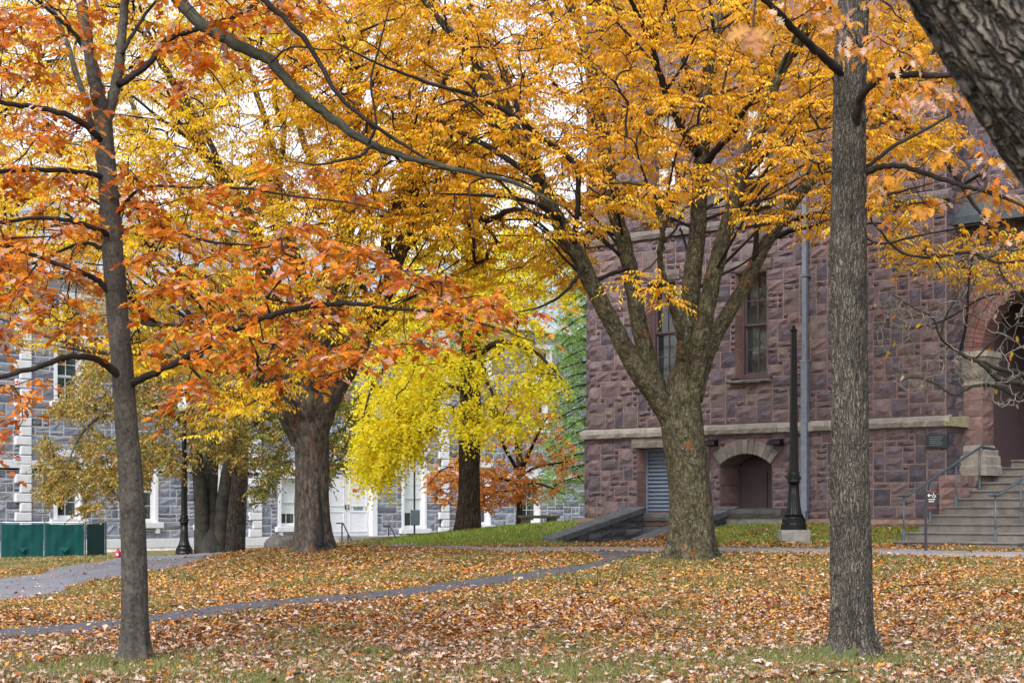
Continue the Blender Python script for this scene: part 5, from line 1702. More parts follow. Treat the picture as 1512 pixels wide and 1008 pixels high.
Z([(1036, 265), (1052, 228), (1082, 196), (1096, 168), (1130, 120)], [12, 10.5, 9.5, 8, 4], YD + .3, YD - 2, bark=DK, sides=10)
for pts, w, y0, y1 in [
    ([(848, 360), (853, 300), (849, 243), (800, 205), (767, 177), (707, 144), (640, 124), (560, 95), (490, 60)], [8, 8, 8.5, 8, 7.5, 6.5, 5.5, 4, 2], YD - 1.2, YD - 4),
    ([(866, 400), (880, 412), (905, 404), (930, 396)], [8, 7, 6, 4], YD - .9, YD + .5),
    ([(862, 395), (835, 430), (800, 452), (760, 462)], [7, 5, 3.6, 1.5], YD - .9, YD - 2.4),
    ([(826, 322), (790, 300), (745, 290), (700, 288), (640, 285)], [10, 7, 5.5, 4.5, 2], YD - 1.3, YD - 3.8),
    ([(830, 330), (760, 310), (720, 326), (676, 325)], [9, 9, 9, 8], YD - 1.2, YD + 1.2),
    ([(800, 270), (750, 235), (700, 205), (650, 180), (600, 150), (540, 130)], [11, 9, 7.5, 6, 5, 3], YD - 1.6, YD - .2),
    ([(871, 100), (842, 62), (816, 22), (800, -10), (770, -70)], [12, 10, 9, 8, 4], YD + 1.4, YD + 2.8),
    ([(790, 250), (772, 180), (735, 90), (705, 40), (690, 0), (670, -50)], [10, 9, 8, 7.5, 7, 4], YD - 1.7, YD + .6),
    ([(1135, 355), (1165, 342), (1195, 335), (1226, 331), (1300, 330)], [8, 7, 6, 5, 3], YD + 1, YD - .8),
    ([(1142, 340), (1180, 322), (1226, 312), (1290, 310)], [6, 5.5, 4.5, 2], YD + 1, YD + 2.6),
    ([(1112, 400), (1117, 350), (1118, 310), (1122, 290)], [9, 8, 7, 3], YD + .7, YD + .4),
    ([(1042, 160), (1020, 120), (1000, 60), (985, 10)], [9, 8, 6, 4], YD + .6, YD + 2),
    ([(1096, 255), (1125, 230), (1160, 205), (1210, 190)], [9, 7, 5, 2], YD - .9, YD - 2.8),
    ([(1300, 178), (1330, 190), (1380, 215), (1430, 290), (1480, 350), (1530, 380)], [8, 7, 6.5, 6, 4.5, 3], YD + 2.2, YD + 1.4),
    ([(1290, 330), (1330, 372), (1380, 380), (1430, 372), (1475, 388), (1530, 382)], [3, 4, 4.5, 5, 5, 4], YD - .8, YD - 1.4)]:
    Z(pts, w, y0, y1, bark=DK, sides=9, seg=6)
rz = zel.rng


def fan(tree, count, seed_nodes, axis, L0, L1, w, up=.55):
    """long thin branches that rise from the limbs and lean outwards"""
    rng = tree.rng; N = np.vstack(tree.nodes[:seed_nodes]); Rr = np.concatenate(tree.noder[:seed_nodes])
    ok_ = np.where((N[:, 2] > axis[2]) & (Rr > .03))[0]
    for i in rng.choice(ok_, count):
        p = N[i]; o = p - np.array(axis); o[2] = 0
        o = norm(o + rng.normal(0, .9, 3) * np.array([1, 1, 0]) * (np.linalg.norm(o) * .5 + .4))
        L = rng.uniform(L0, L1)
        d0 = norm(o * .55 + BZ * up + rng.normal(0, .12, 3)); d1 = norm(o * .8 + BZ * (up - .2) + rng.normal(0, .2, 3))
        P = catmull(np.array([p, p + d0 * L * .3, p + d0 * L * .55 + rng.normal(0, .06, 3), p + d0 * L * .55 + d1 * L * .3, p + d0 * L * .55 + d1 * L * .5]), 5)
        r0 = min(w, Rr[i] * .55)
        V_, F_, B_ = tube_arrays(P, np.linspace(r0, .006, len(P)), 7)
        MB().add(V_ - tree.base, F_, None, B_).build('branch', DK, tree.root, smooth=True)
        tree.nodes.append(P[4:]); tree.noder.append(np.linspace(r0, .006, len(P))[4:])


fan(zel, 60, 8, W(1010, 480, YD), 1.6, 3.6, .030)
POLY_D = [(470, 330), (560, 330), (640, 345), (720, 360), (800, 375), (862, 385), (890, 345), (940, 325), (985, 330), (1010, 315), (1060, 290), (1095, 320), (1130, 335), (1180, 350), (1225, 345), (1300, 345), (1340, 330), (1390, 250), (1420, 100), (1440, -60), (1300, -60), (430, -60), (420, 120)]
zc = np.vstack([
    crown_points(rz, POLY_D, 2250, YD + .5, 4.6, cx=930, rx=560, clump=3.3),
    crown_points(rz, [(480, -60), (1440, -60), (1250, -300), (900, -380), (600, -300)], 160, YD, 4.0, cx=950, rx=560),
    crown_points(rz, [(480, -40), (890, -40), (890, 300), (850, 375), (720, 360), (600, 340), (470, 320)], 520, YD + 1.2, 3.2, cx=700, rx=400, clump=9.1),
    crown_points(rz, [(880, -40), (1300, -40), (1300, 200), (1150, 180), (1000, 220), (880, 200)], 380, YD + 1.5, 3.0, cx=1050, rx=400, clump=4.4),
    crown_points(rz, [(700, 345), (865, 372), (872, 425), (800, 440), (700, 415)], 75, YD + 1.6, 1.6),
    crown_points(rz, [(880, 395), (1000, 400), (1000, 470), (960, 440), (900, 430)], 12, YD - 2.6, .5),
    crown_points(rz, [(1300, 345), (1512, 330), (1600, 420), (1450, 425), (1330, 400)], 75, YD + .2, 1.5)])
tips = zel.grow(zc, rmin=.005, expo=.45, sides=4, bow=.12, rmax=.035, bark=DK, up=.1)
P_, D_ = spray_leaves(rz, zc, tips, 5, 9, .42, .22, flat=.22)
n = len(P_); N_ = up_normals(rz, n, .45); S_ = rz.uniform(.06, .10, n)
C_ = palette(rz, n, [(.85, .43, .020), (.80, .35, .020), (.88, .52, .03), (.70, .27, .03), (.82, .60, .04), (.70, .42, .20)], [5, 3.6, 4.4, 1.3, 1, 1.2], .12)
cv = np.repeat(rz.normal(0, .10, len(zc)), 45)[:n]; C_ = np.clip(C_ * (1 + cv)[:, None], .01, .9)
# lower, inner sprays still carry some green-gold
low = (P_[:, 2] < 6.3) & (rz.uniform(0, 1, n) < .22); C_[low] = np.clip(np.array([.66, .54, .04]) * rz.uniform(.8, 1.15, (low.sum(), 1)), 0, .9)
leaf_mesh('crown', tpl_simple(.40, .07, .15), P_, D_, N_, S_, C_, M['leaf'], zel.root, zel.base)

# ---- the thick zelkova on the left, split at the foot
YE = 33.0
big = Tree('zelkova_tree', ground_base(464, 811, YE), 'thick zelkova with a dark split down its grey trunk and a spreading golden crown', seed=66, bark=M['bark_zelkova_grey'], twig_bark=DK)
big.trunk([(465, 811), (463, 780), (461, 740), (461, 700), (460, 660), (455, 625), (452, 595), (452, 560)], [52, 50, 50, 51, 53, 62, 76, 48], YE, flare=.42, flare_h=.28, lobes=5, sides=64, ridge=.010, kr=20, seg=16)
# the dark hollow
hp = px_line([(474, 806), (475, 780), (473, 755), (471, 730), (470, 705)], YE - .335)
hp[:, 1] += np.array([-.12, -.03, .0, .0, .01])
MB().tube(catmull(hp, 6) - big.base, np.interp(np.arange(25), [0, 6, 24], [.05, .045, .006]), 8).build('hollow', M['dark'], big.root)
Z = big.limb
Z([(445, 650), (428, 615), (405, 572), (372, 532), (330, 502), (285, 488), (240, 480), (190, 474)], [34, 34, 30, 24, 17, 13, 10, 6], YE, YE - 2.5, sides=16)
Z([(448, 640), (440, 585), (425, 535), (402, 440), (386, 382), (374, 340), (342, 282), (310, 240), (290, 200), (270, 150), (240, 95), (205, 40)], [42, 38, 32, 26, 24, 22, 20, 18, 15, 12, 9, 5], YE, YE - 1.2, sides=16)
Z([(458, 640), (472, 585), (488, 520), (497, 450), (505, 390), (511, 330), (515, 255), (522, 170), (528, 90), (535, 0), (540, -120)], [44, 40, 34, 31, 29, 27, 25, 22, 18, 14, 6], YE, YE + 2.0, sides=16)
Z([(464, 640), (484, 592), (512, 545), (545, 480), (575, 415), (596, 360), (612, 325), (645, 300)], [40, 36, 30, 26, 22, 20, 18, 15], YE, YE - 2.0, sides=16)
Z([(575, 412), (570, 370), (575, 325), (592, 295), (608, 262)], [16, 16, 16, 15, 13], YE - 1.5, YE - 2.4, sides=14)
Z([(456, 620), (458, 540), (452, 460), (445, 410), (428, 360), (418, 330), (395, 300), (402, 285), (410, 255), (395, 190), (370, 110), (350, 30)], [30, 28, 24, 20, 18, 16, 14, 13, 12, 10, 8, 5], YE, YE + 1.5, sides=14)
for pts, w, y0, y1 in [
    ([(400, 565), (360, 546), (320, 546), (280, 536), (220, 522), (150, 520), (90, 512)], [16, 14, 13, 12, 10, 8, 4], YE - .8, YE - 3.2),
    ([(425, 535), (370, 470), (320, 420), (260, 390), (200, 350), (120, 330), (40, 340)], [16, 14, 12, 10, 8, 6, 3], YE - .3, YE + 2.5),
    ([(390, 390), (330, 350), (270, 290), (230, 230), (200, 165), (180, 100)], [14, 12, 11, 10, 8, 4], YE - .9, YE + 1.4),
    ([(342, 282), (300, 190), (268, 135), (240, 100), (215, 50)], [10, 9, 8, 7, 4], YE - 1, YE - 2.6),
    ([(515, 255), (545, 190), (560, 120), (600, 40), (640, -40)], [12, 10, 8, 6, 3], YE + 1.3, YE + .5),
    ([(511, 330), (465, 250), (440, 180), (430, 100), (420, 20)], [14, 12, 10, 8, 5], YE + 1, YE + 2.6),
    ([(505, 400), (540, 330), (560, 250), (590, 190), (630, 130)], [12, 11, 9, 7, 3], YE + .7, YE + 2.4),
    ([(410, 255), (420, 190), (405, 150), (410, 90)], [9, 8, 7, 4], YE + 1, YE + .2),
    ([(150, 520), (80, 500), (0, 470), (-60, 450)], [6, 5, 4, 2], YE - 2.6, YE - 3),
    ([(490, 545), (520, 500), (540, 440), (530, 390)], [9, 8, 6, 3], YE - .7, YE - 2.6)]:
    Z(pts, w, y0, y1, sides=10, seg=6)
re_ = big.rng
fan(big, 60, 6, W(460, 560, YE), 1.6, 3.8, .035)
POLY_E = [(-120, 480), (60, 520), (140, 505), (190, 560), (290, 545), (300, 640), (380, 600), (430, 580), (500, 560), (560, 500), (640, 470), (700, 420), (720, 300), (680, 120), (600, -40), (100, -40), (-60, 120), (-130, 320)]
ec = np.vstack([
    crown_points(re_, POLY_E, 2700, YE - .2, 5.2, cx=330, rx=480, clump=7.7),
    crown_points(re_, [(290, 590), (345, 570), (430, 565), (480, 580), (440, 600), (380, 610), (320, 640), (285, 645)], 26, YE - 3.4, .6),
    crown_points(re_, [(-120, -40), (430, -40), (420, 320), (-120, 430)], 1150, YE - .2, 4.4, cx=200, rx=400, clump=2.9),
    crown_points(re_, [(60, -40), (600, -40), (520, -240), (350, -280), (150, -200)], 110, YE, 4.4, cx=330, rx=460)])
# thinner towards the upper left, where the sky shows through
pxs = CX + ec[:, 0] / ec[:, 1] * FPX; pys = HZ - (ec[:, 2] - EYE) / ec[:, 1] * FPX
keep = ~((pxs < 260) & (pys < 330) & (re_.uniform(0, 1, len(ec)) < .2))
ec = ec[keep]
tips = big.grow(ec, rmin=.005, expo=.45, sides=4, bow=.12, rmax=.04, up=.08)
P_, D_ = spray_leaves(re_, ec, tips, 6, 8, .44, .2, flat=.22)
n = len(P_); N_ = up_normals(re_, n, .45); S_ = re_.uniform(.06, .098, n)
C_ = palette(re_, n, [(.85, .55, .022), (.88, .65, .03), (.82, .46, .022), (.72, .33, .03), (.70, .42, .2)], [4, 4.4, 3.6, 1.4, 1], .12)
cv = np.repeat(re_.normal(0, .10, len(ec)), 48)[:n]; C_ = np.clip(C_ * (1 + cv)[:, None], .01, .9)
leaf_mesh('crown', tpl_simple(.40, .07, .14), P_, D_, N_, S_, C_, M['leaf'], big.root, big.base)

# ---- ginkgo behind
YF = 46.0
gk = Tree('ginkgo_tree', ground_base(691, 784, YF), 'lemon yellow ginkgo with hanging foliage and a dark furrowed trunk on the grass rise', seed=77, bark=M['bark_ginkgo'], twig_bark=M['bark_dark'])
gk.trunk([(691, 784), (692, 740), (693, 690), (694, 620), (695, 540), (696, 440), (697, 330), (699, 200), (700, 60)], [35, 33, 32, 31, 29, 26, 22, 16, 8], YF, flare=.28, flare_h=.3, lobes=5, sides=48, ridge=.012, kr=26, seg=12)
for pts, w, y1 in [([(694, 560), (650, 525), (600, 520), (555, 560), (535, 620)], [12, 10, 8, 5, 2], YF - 2.6), ([(695, 500), (640, 460), (580, 440), (530, 470)], [11, 9, 6, 2], YF + 1), ([(695, 530), (740, 505), (790, 520), (830, 560)], [11, 9, 6, 2], YF - 1.6),
                   ([(694, 580), (715, 560), (730, 590), (735, 620)], [7, 6, 4, 2], YF - 2.4), ([(696, 420), (740, 370), (790, 350), (830, 380)], [10, 8, 5, 2], YF), ([(697, 380), (640, 330), (590, 300)], [10, 7, 3], YF - .6), ([(698, 260), (740, 200), (770, 150)], [8, 6, 3], YF + .5),
                   ([(694, 590), (670, 570), (640, 590), (610, 640)], [7, 6, 4, 2], YF - 3)]:
    gk.limb(pts, w, YF, y1, sides=9, seg=6)
rk = gk.rng
kc = np.vstack([
    crown_points(rk, [(520, 690), (535, 560), (560, 470), (640, 400), (720, 380), (775, 430), (832, 555), (825, 590), (800, 622), (765, 636), (735, 628), (722, 622), (700, 655), (676, 640), (655, 610), (640, 655), (612, 680), (590, 660), (560, 716)], 640, YF - .6, 3.6, cx=690, rx=200, clump=1.1),
    crown_points(rk, [(700, 330), (840, 340), (850, 440), (720, 440)], 90, YF - .5, 2.0),
    crown_points(rk, [(520, 690), (548, 600), (600, 540), (640, 560), (636, 640), (606, 680), (590, 655), (558, 714)], 200, YF - 2.4, 1.0),
    crown_points(rk, [(560, 480), (600, 200), (700, 40), (790, 200), (800, 440)], 320, YF - 1.2, 2.8, cx=690, rx=200)])
tips = gk.grow(kc, rmin=.005, expo=.42, sides=3, bow=.12, rmax=.03, up=.1)
P_, D_ = spray_leaves(rk, kc, tips, 5, 9, .50, 1.1, flat=.4)
n = len(P_); N_ = norm(np.stack([rk.normal(0, .6, n), rk.normal(-.5, .6, n), rk.uniform(.2, 1, n)], 1)); S_ = rk.uniform(.055, .085, n)
C_ = palette(rk, n, [(.90, .74, .018), (.87, .68, .015), (.90, .80, .06), (.80, .64, .04)], [5, 3, 2, 1], .10)
leaf_mesh('crown', tpl_fan(), P_, D_, N_, S_, C_, M['leaf'], gk.root, gk.base)

# ---- bronze beech with several stems, and the straight trunk behind it
YG = 51.0
bc = Tree('beech_tree', ground_base(310, 818, YG), 'bronze and olive beech with several smooth grey stems, behind the road lamp', seed=88, bark=M['bark_beech'], twig_bark=M['bark_beech'])
bc.trunk([(311, 818), (310, 806), (310, 792), (310, 778)], [44, 40, 32, 14], YG, flare=.2, flare_h=.3, lobes=4, sides=40, seg=10)
for pts, w, y1 in [([(299, 816), (297, 740), (292, 690), (283, 630), (262, 570), (225, 520), (190, 490)], [25, 21, 19, 16, 13, 9, 4], YG - 1.5), ([(311, 816), (312, 740), (314, 690), (316, 640), (320, 580), (330, 520), (340, 470)], [20, 19, 17, 15, 12, 8, 4], YG + .4),
                   ([(322, 816), (328, 745), (335, 700), (342, 650), (360, 590), (395, 540), (440, 510)], [20, 19, 17, 15, 12, 8, 4], YG - .8), ([(305, 790), (302, 730), (306, 680), (300, 620), (290, 560)], [14, 13, 12, 10, 5], YG + 1.4),
                   ([(283, 630), (230, 600), (170, 600), (120, 640), (95, 700)], [9, 8, 6, 4, 2], YG - 3), ([(342, 650), (400, 610), (450, 620), (490, 680)], [9, 8, 5, 2], YG - 2.4), ([(292, 690), (250, 660), (200, 670), (170, 720)], [7, 6, 4, 2], YG - 2.8)]:
    bc.limb(pts, w, YG, y1, sides=12, seg=6)
rb_ = bc.rng
gc = np.vstack([crown_points(rb_, [(70, 745), (55, 690), (70, 610), (110, 550), (200, 490), (330, 470), (450, 490), (530, 560), (540, 640), (500, 690), (482, 735), (440, 690), (405, 715), (380, 755), (372, 700), (350, 690), (300, 660), (262, 705), (230, 690), (195, 755), (165, 735), (120, 770), (105, 735)], 1700, YG - 1, 4.2, cx=300, rx=250, clump=5.1),
                crown_points(rb_, [(100, 550), (200, 430), (330, 380), (450, 430), (520, 560)], 500, YG + .5, 3.4)])
tips = bc.grow(gc, rmin=.0045, expo=.42, sides=3, bow=.12, rmax=.03, up=.05)
P_, D_ = spray_leaves(rb_, gc, tips, 5, 8, .40, .5, flat=.35)
n = len(P_); N_ = norm(np.stack([rb_.normal(0, .6, n), rb_.normal(-.3, .6, n), rb_.uniform(.3, 1, n)], 1)); S_ = rb_.uniform(.07, .11, n)
C_ = palette(rb_, n, [(.42, .26, .06), (.32, .25, .055), (.22, .21, .045), (.54, .37, .11), (.14, .165, .035), (.38, .20, .06)], [4, 3, 3, 2.6, 2, 1.4], .14)
grn = (P_[:, 0] > W(400, 0, YG)[0]) & (rb_.uniform(0, 1, n) < .5); C_[grn] = np.array([.15, .19, .03]) * rb_.uniform(.7, 1.3, (grn.sum(), 1))
leaf_mesh('crown', tpl_simple(.6, .08, .1), P_, D_, N_, S_, C_, M['leaf'], bc.root, bc.base)
b2 = Tree('beech_tree', ground_base(345, 814, 55.0), 'straight pale grey trunk standing close behind the several-stemmed beech', seed=89, bark=M['bark_zelkova_grey'], twig_bark=M['bark_beech'])
b2.trunk([(345, 814), (347, 780), (349, 740), (352, 690), (352, 620), (350, 540), (348, 440), (345, 340)], [33, 31, 30, 29, 27, 22, 15, 8], 55.0, flare=.15, flare_h=.4, lobes=5, sides=32, seg=8)
c2 = crown_points(b2.rng, [(250, 560), (300, 420), (345, 330), (400, 430), (450, 560)], 120, 55.0, 2.5)
tips = b2.grow(c2, rmin=.006, sides=3, rmax=.03)
P_, D_ = spray_leaves(b2.rng, c2, tips, 5, 7, .45, .4, flat=.35); n = len(P_)
leaf_mesh('crown', tpl_simple(.6, .08, .1), P_, D_, up_normals(b2.rng, n, .6), b2.rng.uniform(.06, .09, n), palette(b2.rng, n, [(.40, .22, .05), (.30, .21, .045), (.48, .29, .08)], [4, 3, 2], .14), M['leaf'], b2.root, b2.base)

# ---- small red maple
YI = 52.0
mp = Tree('maple_tree', ground_base(767, 780, YI), 'small young maple with coral red and orange leaves beside the stone bench', seed=99, bark=M['bark_beech'], twig_bark=M['bark_dark'])
mp.trunk([(767, 780), (767, 750), (766, 720), (767, 690), (768, 650)], [11, 9.5, 8.5, 7.5, 6], YI, flare=.2, flare_h=.15, sides=24, seg=8)
for pts, w, y1 in [([(767, 700), (745, 660), (735, 630), (720, 600)], [6, 5, 3.6, 2], YI - .8), ([(767, 690), (762, 650), (765, 600), (762, 560)], [6, 5, 4, 2], YI + .3), ([(768, 690), (785, 660), (800, 630), (812, 610)], [6, 5, 3, 2], YI - .4),
                   ([(767, 705), (790, 690), (820, 684), (845, 680)], [4.5, 3.6, 2.6, 1.5], YI - .6), ([(767, 715), (735, 705), (700, 700), (650, 715)], [4.5, 3.6, 3, 1.5], YI - 1.0), ([(767, 712), (800, 715), (835, 730)], [4, 3, 1.5], YI - 1.2), ([(768, 700), (790, 650), (805, 612)], [4, 3, 2], YI + .8),
                   ([(766, 722), (720, 730), (690, 745)], [4, 3, 1.5], YI + .6), ([(700, 700), (660, 690), (632, 715)], [3, 2.4, 1.2], YI - 1.6)]:
    mp.limb(pts, w, YI, y1, sides=7, seg=5, bark=M['bark_dark'])
rm = mp.rng
mc = np.vstack([crown_points(rm, [(622, 722), (640, 680), (690, 640), (715, 590), (770, 560), (810, 600), (845, 660), (858, 720), (800, 740), (740, 745), (690, 765), (650, 748)], 260, YI - .3, 1.7, cx=745, rx=130),
                crown_points(rm, [(625, 722), (650, 690), (720, 690), (790, 700), (800, 735), (730, 745), (690, 765), (650, 745)], 150, YI - 1.0, .8)])
tips = mp.grow(mc, rmin=.004, sides=3, rmax=.012, up=.08)
P_, D_ = spray_leaves(rm, mc, tips, 4, 6, .28, .35, flat=.3)
n = len(P_); N_ = norm(np.stack([rm.normal(0, .6, n), rm.normal(-.35, .5, n), rm.uniform(.5, 1, n)], 1)); S_ = rm.uniform(.07, .11, n)
C_ = palette(rm, n, [(.95, .42, .07), (.95, .34, .12), (.95, .52, .08), (.95, .26, .16), (.95, .56, .30)], [4, 3, 3, 1.2, 1.5], .12)
leaf_mesh('crown', tpl_maple(), P_, D_, N_, S_, C_, M['maple'], mp.root, mp.base)

# ---- green larch-like tree behind the corner of the hall
YJ = 60.0
jx, jy, _ = W(888, 700, YJ)
cn = Tree('conifer_tree', (jx, jy, gz(jx, jy)), 'soft green conifer with feathery drooping boughs behind the corner of the brown stone hall', seed=111, bark=M['bark_dark'])
cn.trunk([(900, HZ + (EYE - gz(jx, jy)) / YJ * FPX), (900, 600), (898, 450), (897, 300), (896, 200)], [18, 15, 12, 8, 3], YJ, sides=20, flare=.2, seg=8)
jc = []
rj = cn.rng
for py in range(330, 720, 17):
    Lx = 60 + 45 * (py - 330) / 390 + rj.uniform(-10, 10)
    for k, (dx, dy_) in enumerate(((-1, -.8), (-1, .2), (-.8, 1), (.6, -1), (.5, .8))):
        e = (898 + dx * Lx, py + 22 + rj.uniform(-6, 14))
        cn.limb([(898, py - 6), (898 + dx * Lx * .5, py + 2), e], [3, 2.2, 1], YJ, YJ + dy_ * 2.2, sides=6, seg=5)
        if dx < 0 or k == 3:
            for t in np.linspace(.25, 1, 9): jc.append(W(898 + dx * Lx * t + rj.normal(0, 4), py - 6 + 28 * t + rj.normal(0, 7) + 6, YJ + dy_ * 2.2 * t + rj.normal(0, .3)))
jc = np.array(jc)
tips = cn.grow(jc, rmin=.004, sides=3, rmax=.012, up=-.05)
P_, D_ = spray_leaves(rj, jc, tips, 6, 9, .42, .55, flat=.3, leafdir=.7)
n = len(P_)
leaf_mesh('crown', tpl_simple(.22, .03, .15), P_, D_, up_normals(rj, n, .6), rj.uniform(.08, .13, n), palette(rj, n, [(.20, .37, .07), (.29, .46, .11), (.14, .27, .06), (.38, .52, .17)], [3, 3, 2, 2], .15), M['leaf'], cn.root, cn.base)

# ---- nearly bare small tree by the steps
YK = 30.0
kx = W(1640, 0, YK)[0]
MGB = M['bark_limb']
mg = Tree('magnolia_tree', (kx, YK, gz(kx, YK)), 'nearly bare small tree with pale lichened twigs spreading before the porch', seed=121, bark=MGB, twig_bark=M['bark_pale'])
pyb = HZ + (EYE - gz(kx, YK)) / YK * FPX
mg.trunk([(1640, pyb), (1632, 770), (1618, 720), (1600, 680), (1580, 640)], [22, 20, 18, 16, 12], YK, sides=24, flare=.25, seg=8)
for pts, w, y1 in [([(1600, 680), (1560, 610), (1530, 572), (1512, 566), (1474, 559), (1450, 537), (1420, 523), (1390, 499), (1378, 470), (1350, 455), (1310, 430)], [13, 12, 11, 9.5, 8, 7, 6, 4.5, 3, 2.2, 1.2], YK - 1.2),
                   ([(1530, 572), (1508, 552), (1492, 547), (1470, 543), (1450, 533)], [8, 8, 7, 6, 5], YK - .6), ([(1590, 660), (1540, 610), (1512, 594), (1475, 571), (1440, 569), (1408, 582), (1380, 565), (1346, 557), (1320, 567)], [8, 7, 6.5, 5.5, 4.5, 4, 3.5, 2.6, 1.2], YK - .4),
                   ([(1417, 522), (1424, 490), (1428, 465), (1430, 420), (1436, 380), (1440, 340)], [5, 4.5, 4, 3.6, 3, 2], YK - 1), ([(1390, 499), (1392, 480), (1400, 460), (1415, 430), (1412, 395)], [3.5, 3, 2.6, 2, 1.2], YK - .2),
                   ([(1440, 530), (1470, 500), (1500, 480), (1530, 470)], [3, 2.6, 2.2, 1.6], YK - .5), ([(1540, 600), (1560, 540), (1540, 480), (1500, 430), (1470, 400)], [7, 6, 5, 3.5, 2], YK + .6), ([(1500, 430), (1450, 440), (1400, 470), (1350, 484), (1300, 482)], [3.4, 3, 2.6, 2, 1], YK + .2)]:
    mg.limb(pts, w, YK, y1, sides=9, seg=6, node_from=.15, bark=DK if w[0] in (5, 3.4) else None)
rg_ = mg.rng
kc = np.vstack([crown_points(rg_, [(1285, 450), (1330, 395), (1400, 350), (1540, 360), (1600, 460), (1560, 600), (1430, 600), (1330, 580), (1300, 540)], 900, YK - .2, 1.6, cx=1450, rx=190, clump=2.2)])
mg.grow(kc, rmin=.0042, expo=.34, sides=4, bow=.22, rmax=.009, up=.05)
few = kc[rg_.integers(0, len(kc), 46)]; n = len(few)
leaf_mesh('last_leaves', tpl_lance(.5), few, norm(np.stack([rg_.normal(0, .5, n), rg_.normal(0, .5, n), -np.ones(n)], 1)), norm(np.stack([rg_.normal(0, .5, n), -np.ones(n), rg_.normal(0, .4, n)], 1)), rg_.uniform(.08, .13, n), palette(rg_, n, [(.72, .42, .03), (.66, .22, .03), (.55, .40, .28)], [3, 2, 2]), M['leaf'], mg.root, mg.base)

# ---------------------------------------------------------------- lawn: grass blades, leaf litter, single fallen leaves, twigs
def on_path(x, y):
    m = np.zeros(len(x), bool)
    x = x + RNG.normal(0, .11, len(x)); y = y + RNG.normal(0, .11, len(y))
    for poly in PATHS: m |= in_poly(x, y, poly[::6])
    return m


def frame_points(rng, n, y0, y1, power=1.0, margin=1.3):
    """random lawn points inside a wedge somewhat wider than the view"""
    Y = (y0 ** power + (y1 ** power - y0 ** power) * rng.uniform(0, 1, n)) ** (1 / power)
    X = rng.uniform(-1, 1, n) * 756 / FPX * Y * margin
    return X, Y


rl = np.random.default_rng(301)
bd = Vector
def behind_wall(x, y):
    v = (x - BF.o[0]) * BF.y[0] + (y - BF.o[1]) * BF.y[1]; u = (x - BF.o[0]) * BF.x[0] + (y - BF.o[1]) * BF.x[1]
    st_ = (u > su0 - .02) & (u < su0 + 2.5) & (v > sv0)
    return ((v > -.22) & (u > -.3)) | st_


def patchy(x, y, s, k): return np.array([mnoise.noise(Vector((a / s, b / s, k))) for a, b in zip(x, y)])


# grass
X, Y = frame_points(rl, 300000, 14.0, 30.0, 1.2)
X2, Y2 = frame_points(rl, 195000, 30.0, 49.0, 1.0)
X = np.concatenate([X, X2]); Y = np.concatenate([Y, Y2])
ok = ~on_path(X, Y) & ~behind_wall(X, Y)
pn_ = patchy(X, Y, 1.6, 4.0) + .5 * patchy(X, Y, .5, 8.0)
hill = np.clip((Y - 36) / 3, 0, 1) * (X > -4) + ((X > 4) & (Y > 32.6)) * 1.0
nearf = np.clip((19.5 - Y) / 4, 0, 1)
tr_ = np.exp(-((X - W(1258, 0, 18)[0]) ** 2 + (Y - 17.6) ** 2) / .9) + np.exp(-((X - W(200, 0, 17.5)[0]) ** 2 + (Y - 17.2) ** 2) / .6) + np.exp(-((X - W(1020, 0, 29.5)[0]) ** 2 + (Y - 29.0) ** 2) / 1.2)
leftb = np.clip((-5 - X) / 3, 0, 1)
greenness = -.12 + .44 * nearf + .8 * hill + .9 * tr_ + .2 * leftb
ok &= pn_ + greenness > rl.uniform(-.1, .35, len(X))
X, Y = X[ok], Y[ok]; z = surf_z(X, Y); n = len(X)
h = rl.uniform(.035, .085, n); w = rl.uniform(.004, .008, n) * np.clip(Y / 18, 1, 2.6)
a = rl.uniform(0, 6.283, n); bend = rl.normal(0, .6, (n, 2)) * h[:, None]
V_ = np.stack([np.stack([X - w * np.cos(a), Y - w * np.sin(a), z - .005], 1), np.stack([X + w * np.cos(a), Y + w * np.sin(a), z - .005], 1), np.stack([X + bend[:, 0], Y + bend[:, 1], z + h], 1)], 1).reshape(-1, 3)
hillc = ((X > -3) & (Y > 36)) | ((X > 4) & (Y > 32.6))
gc_ = palette(rl, n, [(.17, .185, .05), (.23, .235, .08), (.13, .15, .04), (.33, .29, .15)], [4, 3, 3, 2.5], .15)
gc_[hillc] *= np.array([1.2, 1.65, .8])
fast_mesh('grass', V_, np.arange(3 * n).reshape(-1, 3), M['grass'], col=np.repeat(gc_, 3, axis=0))
tag(bpy.data.objects['grass'], 'short green grass showing between the fallen leaves', 'grass', kind='stuff')

# fallen leaves
def lay(X, Y, rng, lift):
    z = surf_z(X, Y); n = len(X)
    e = .1
    nx_ = -(surf_z(X + e, Y) - surf_z(X - e, Y)) / (2 * e); ny_ = -(surf_z(X, Y + e) - surf_z(X, Y - e)) / (2 * e)
    N = norm(np.stack([nx_ + rng.normal(0, .38, n), ny_ + rng.normal(0, .38, n), np.ones(n)], 1))
    a = rng.uniform(0, 6.283, n); D = np.stack([np.cos(a), np.sin(a), np.zeros(n)], 1)
    D = norm(D - N * np.einsum('ij,ij->i', D, N)[:, None])
    return np.stack([X, Y, z + lift], 1), D, N


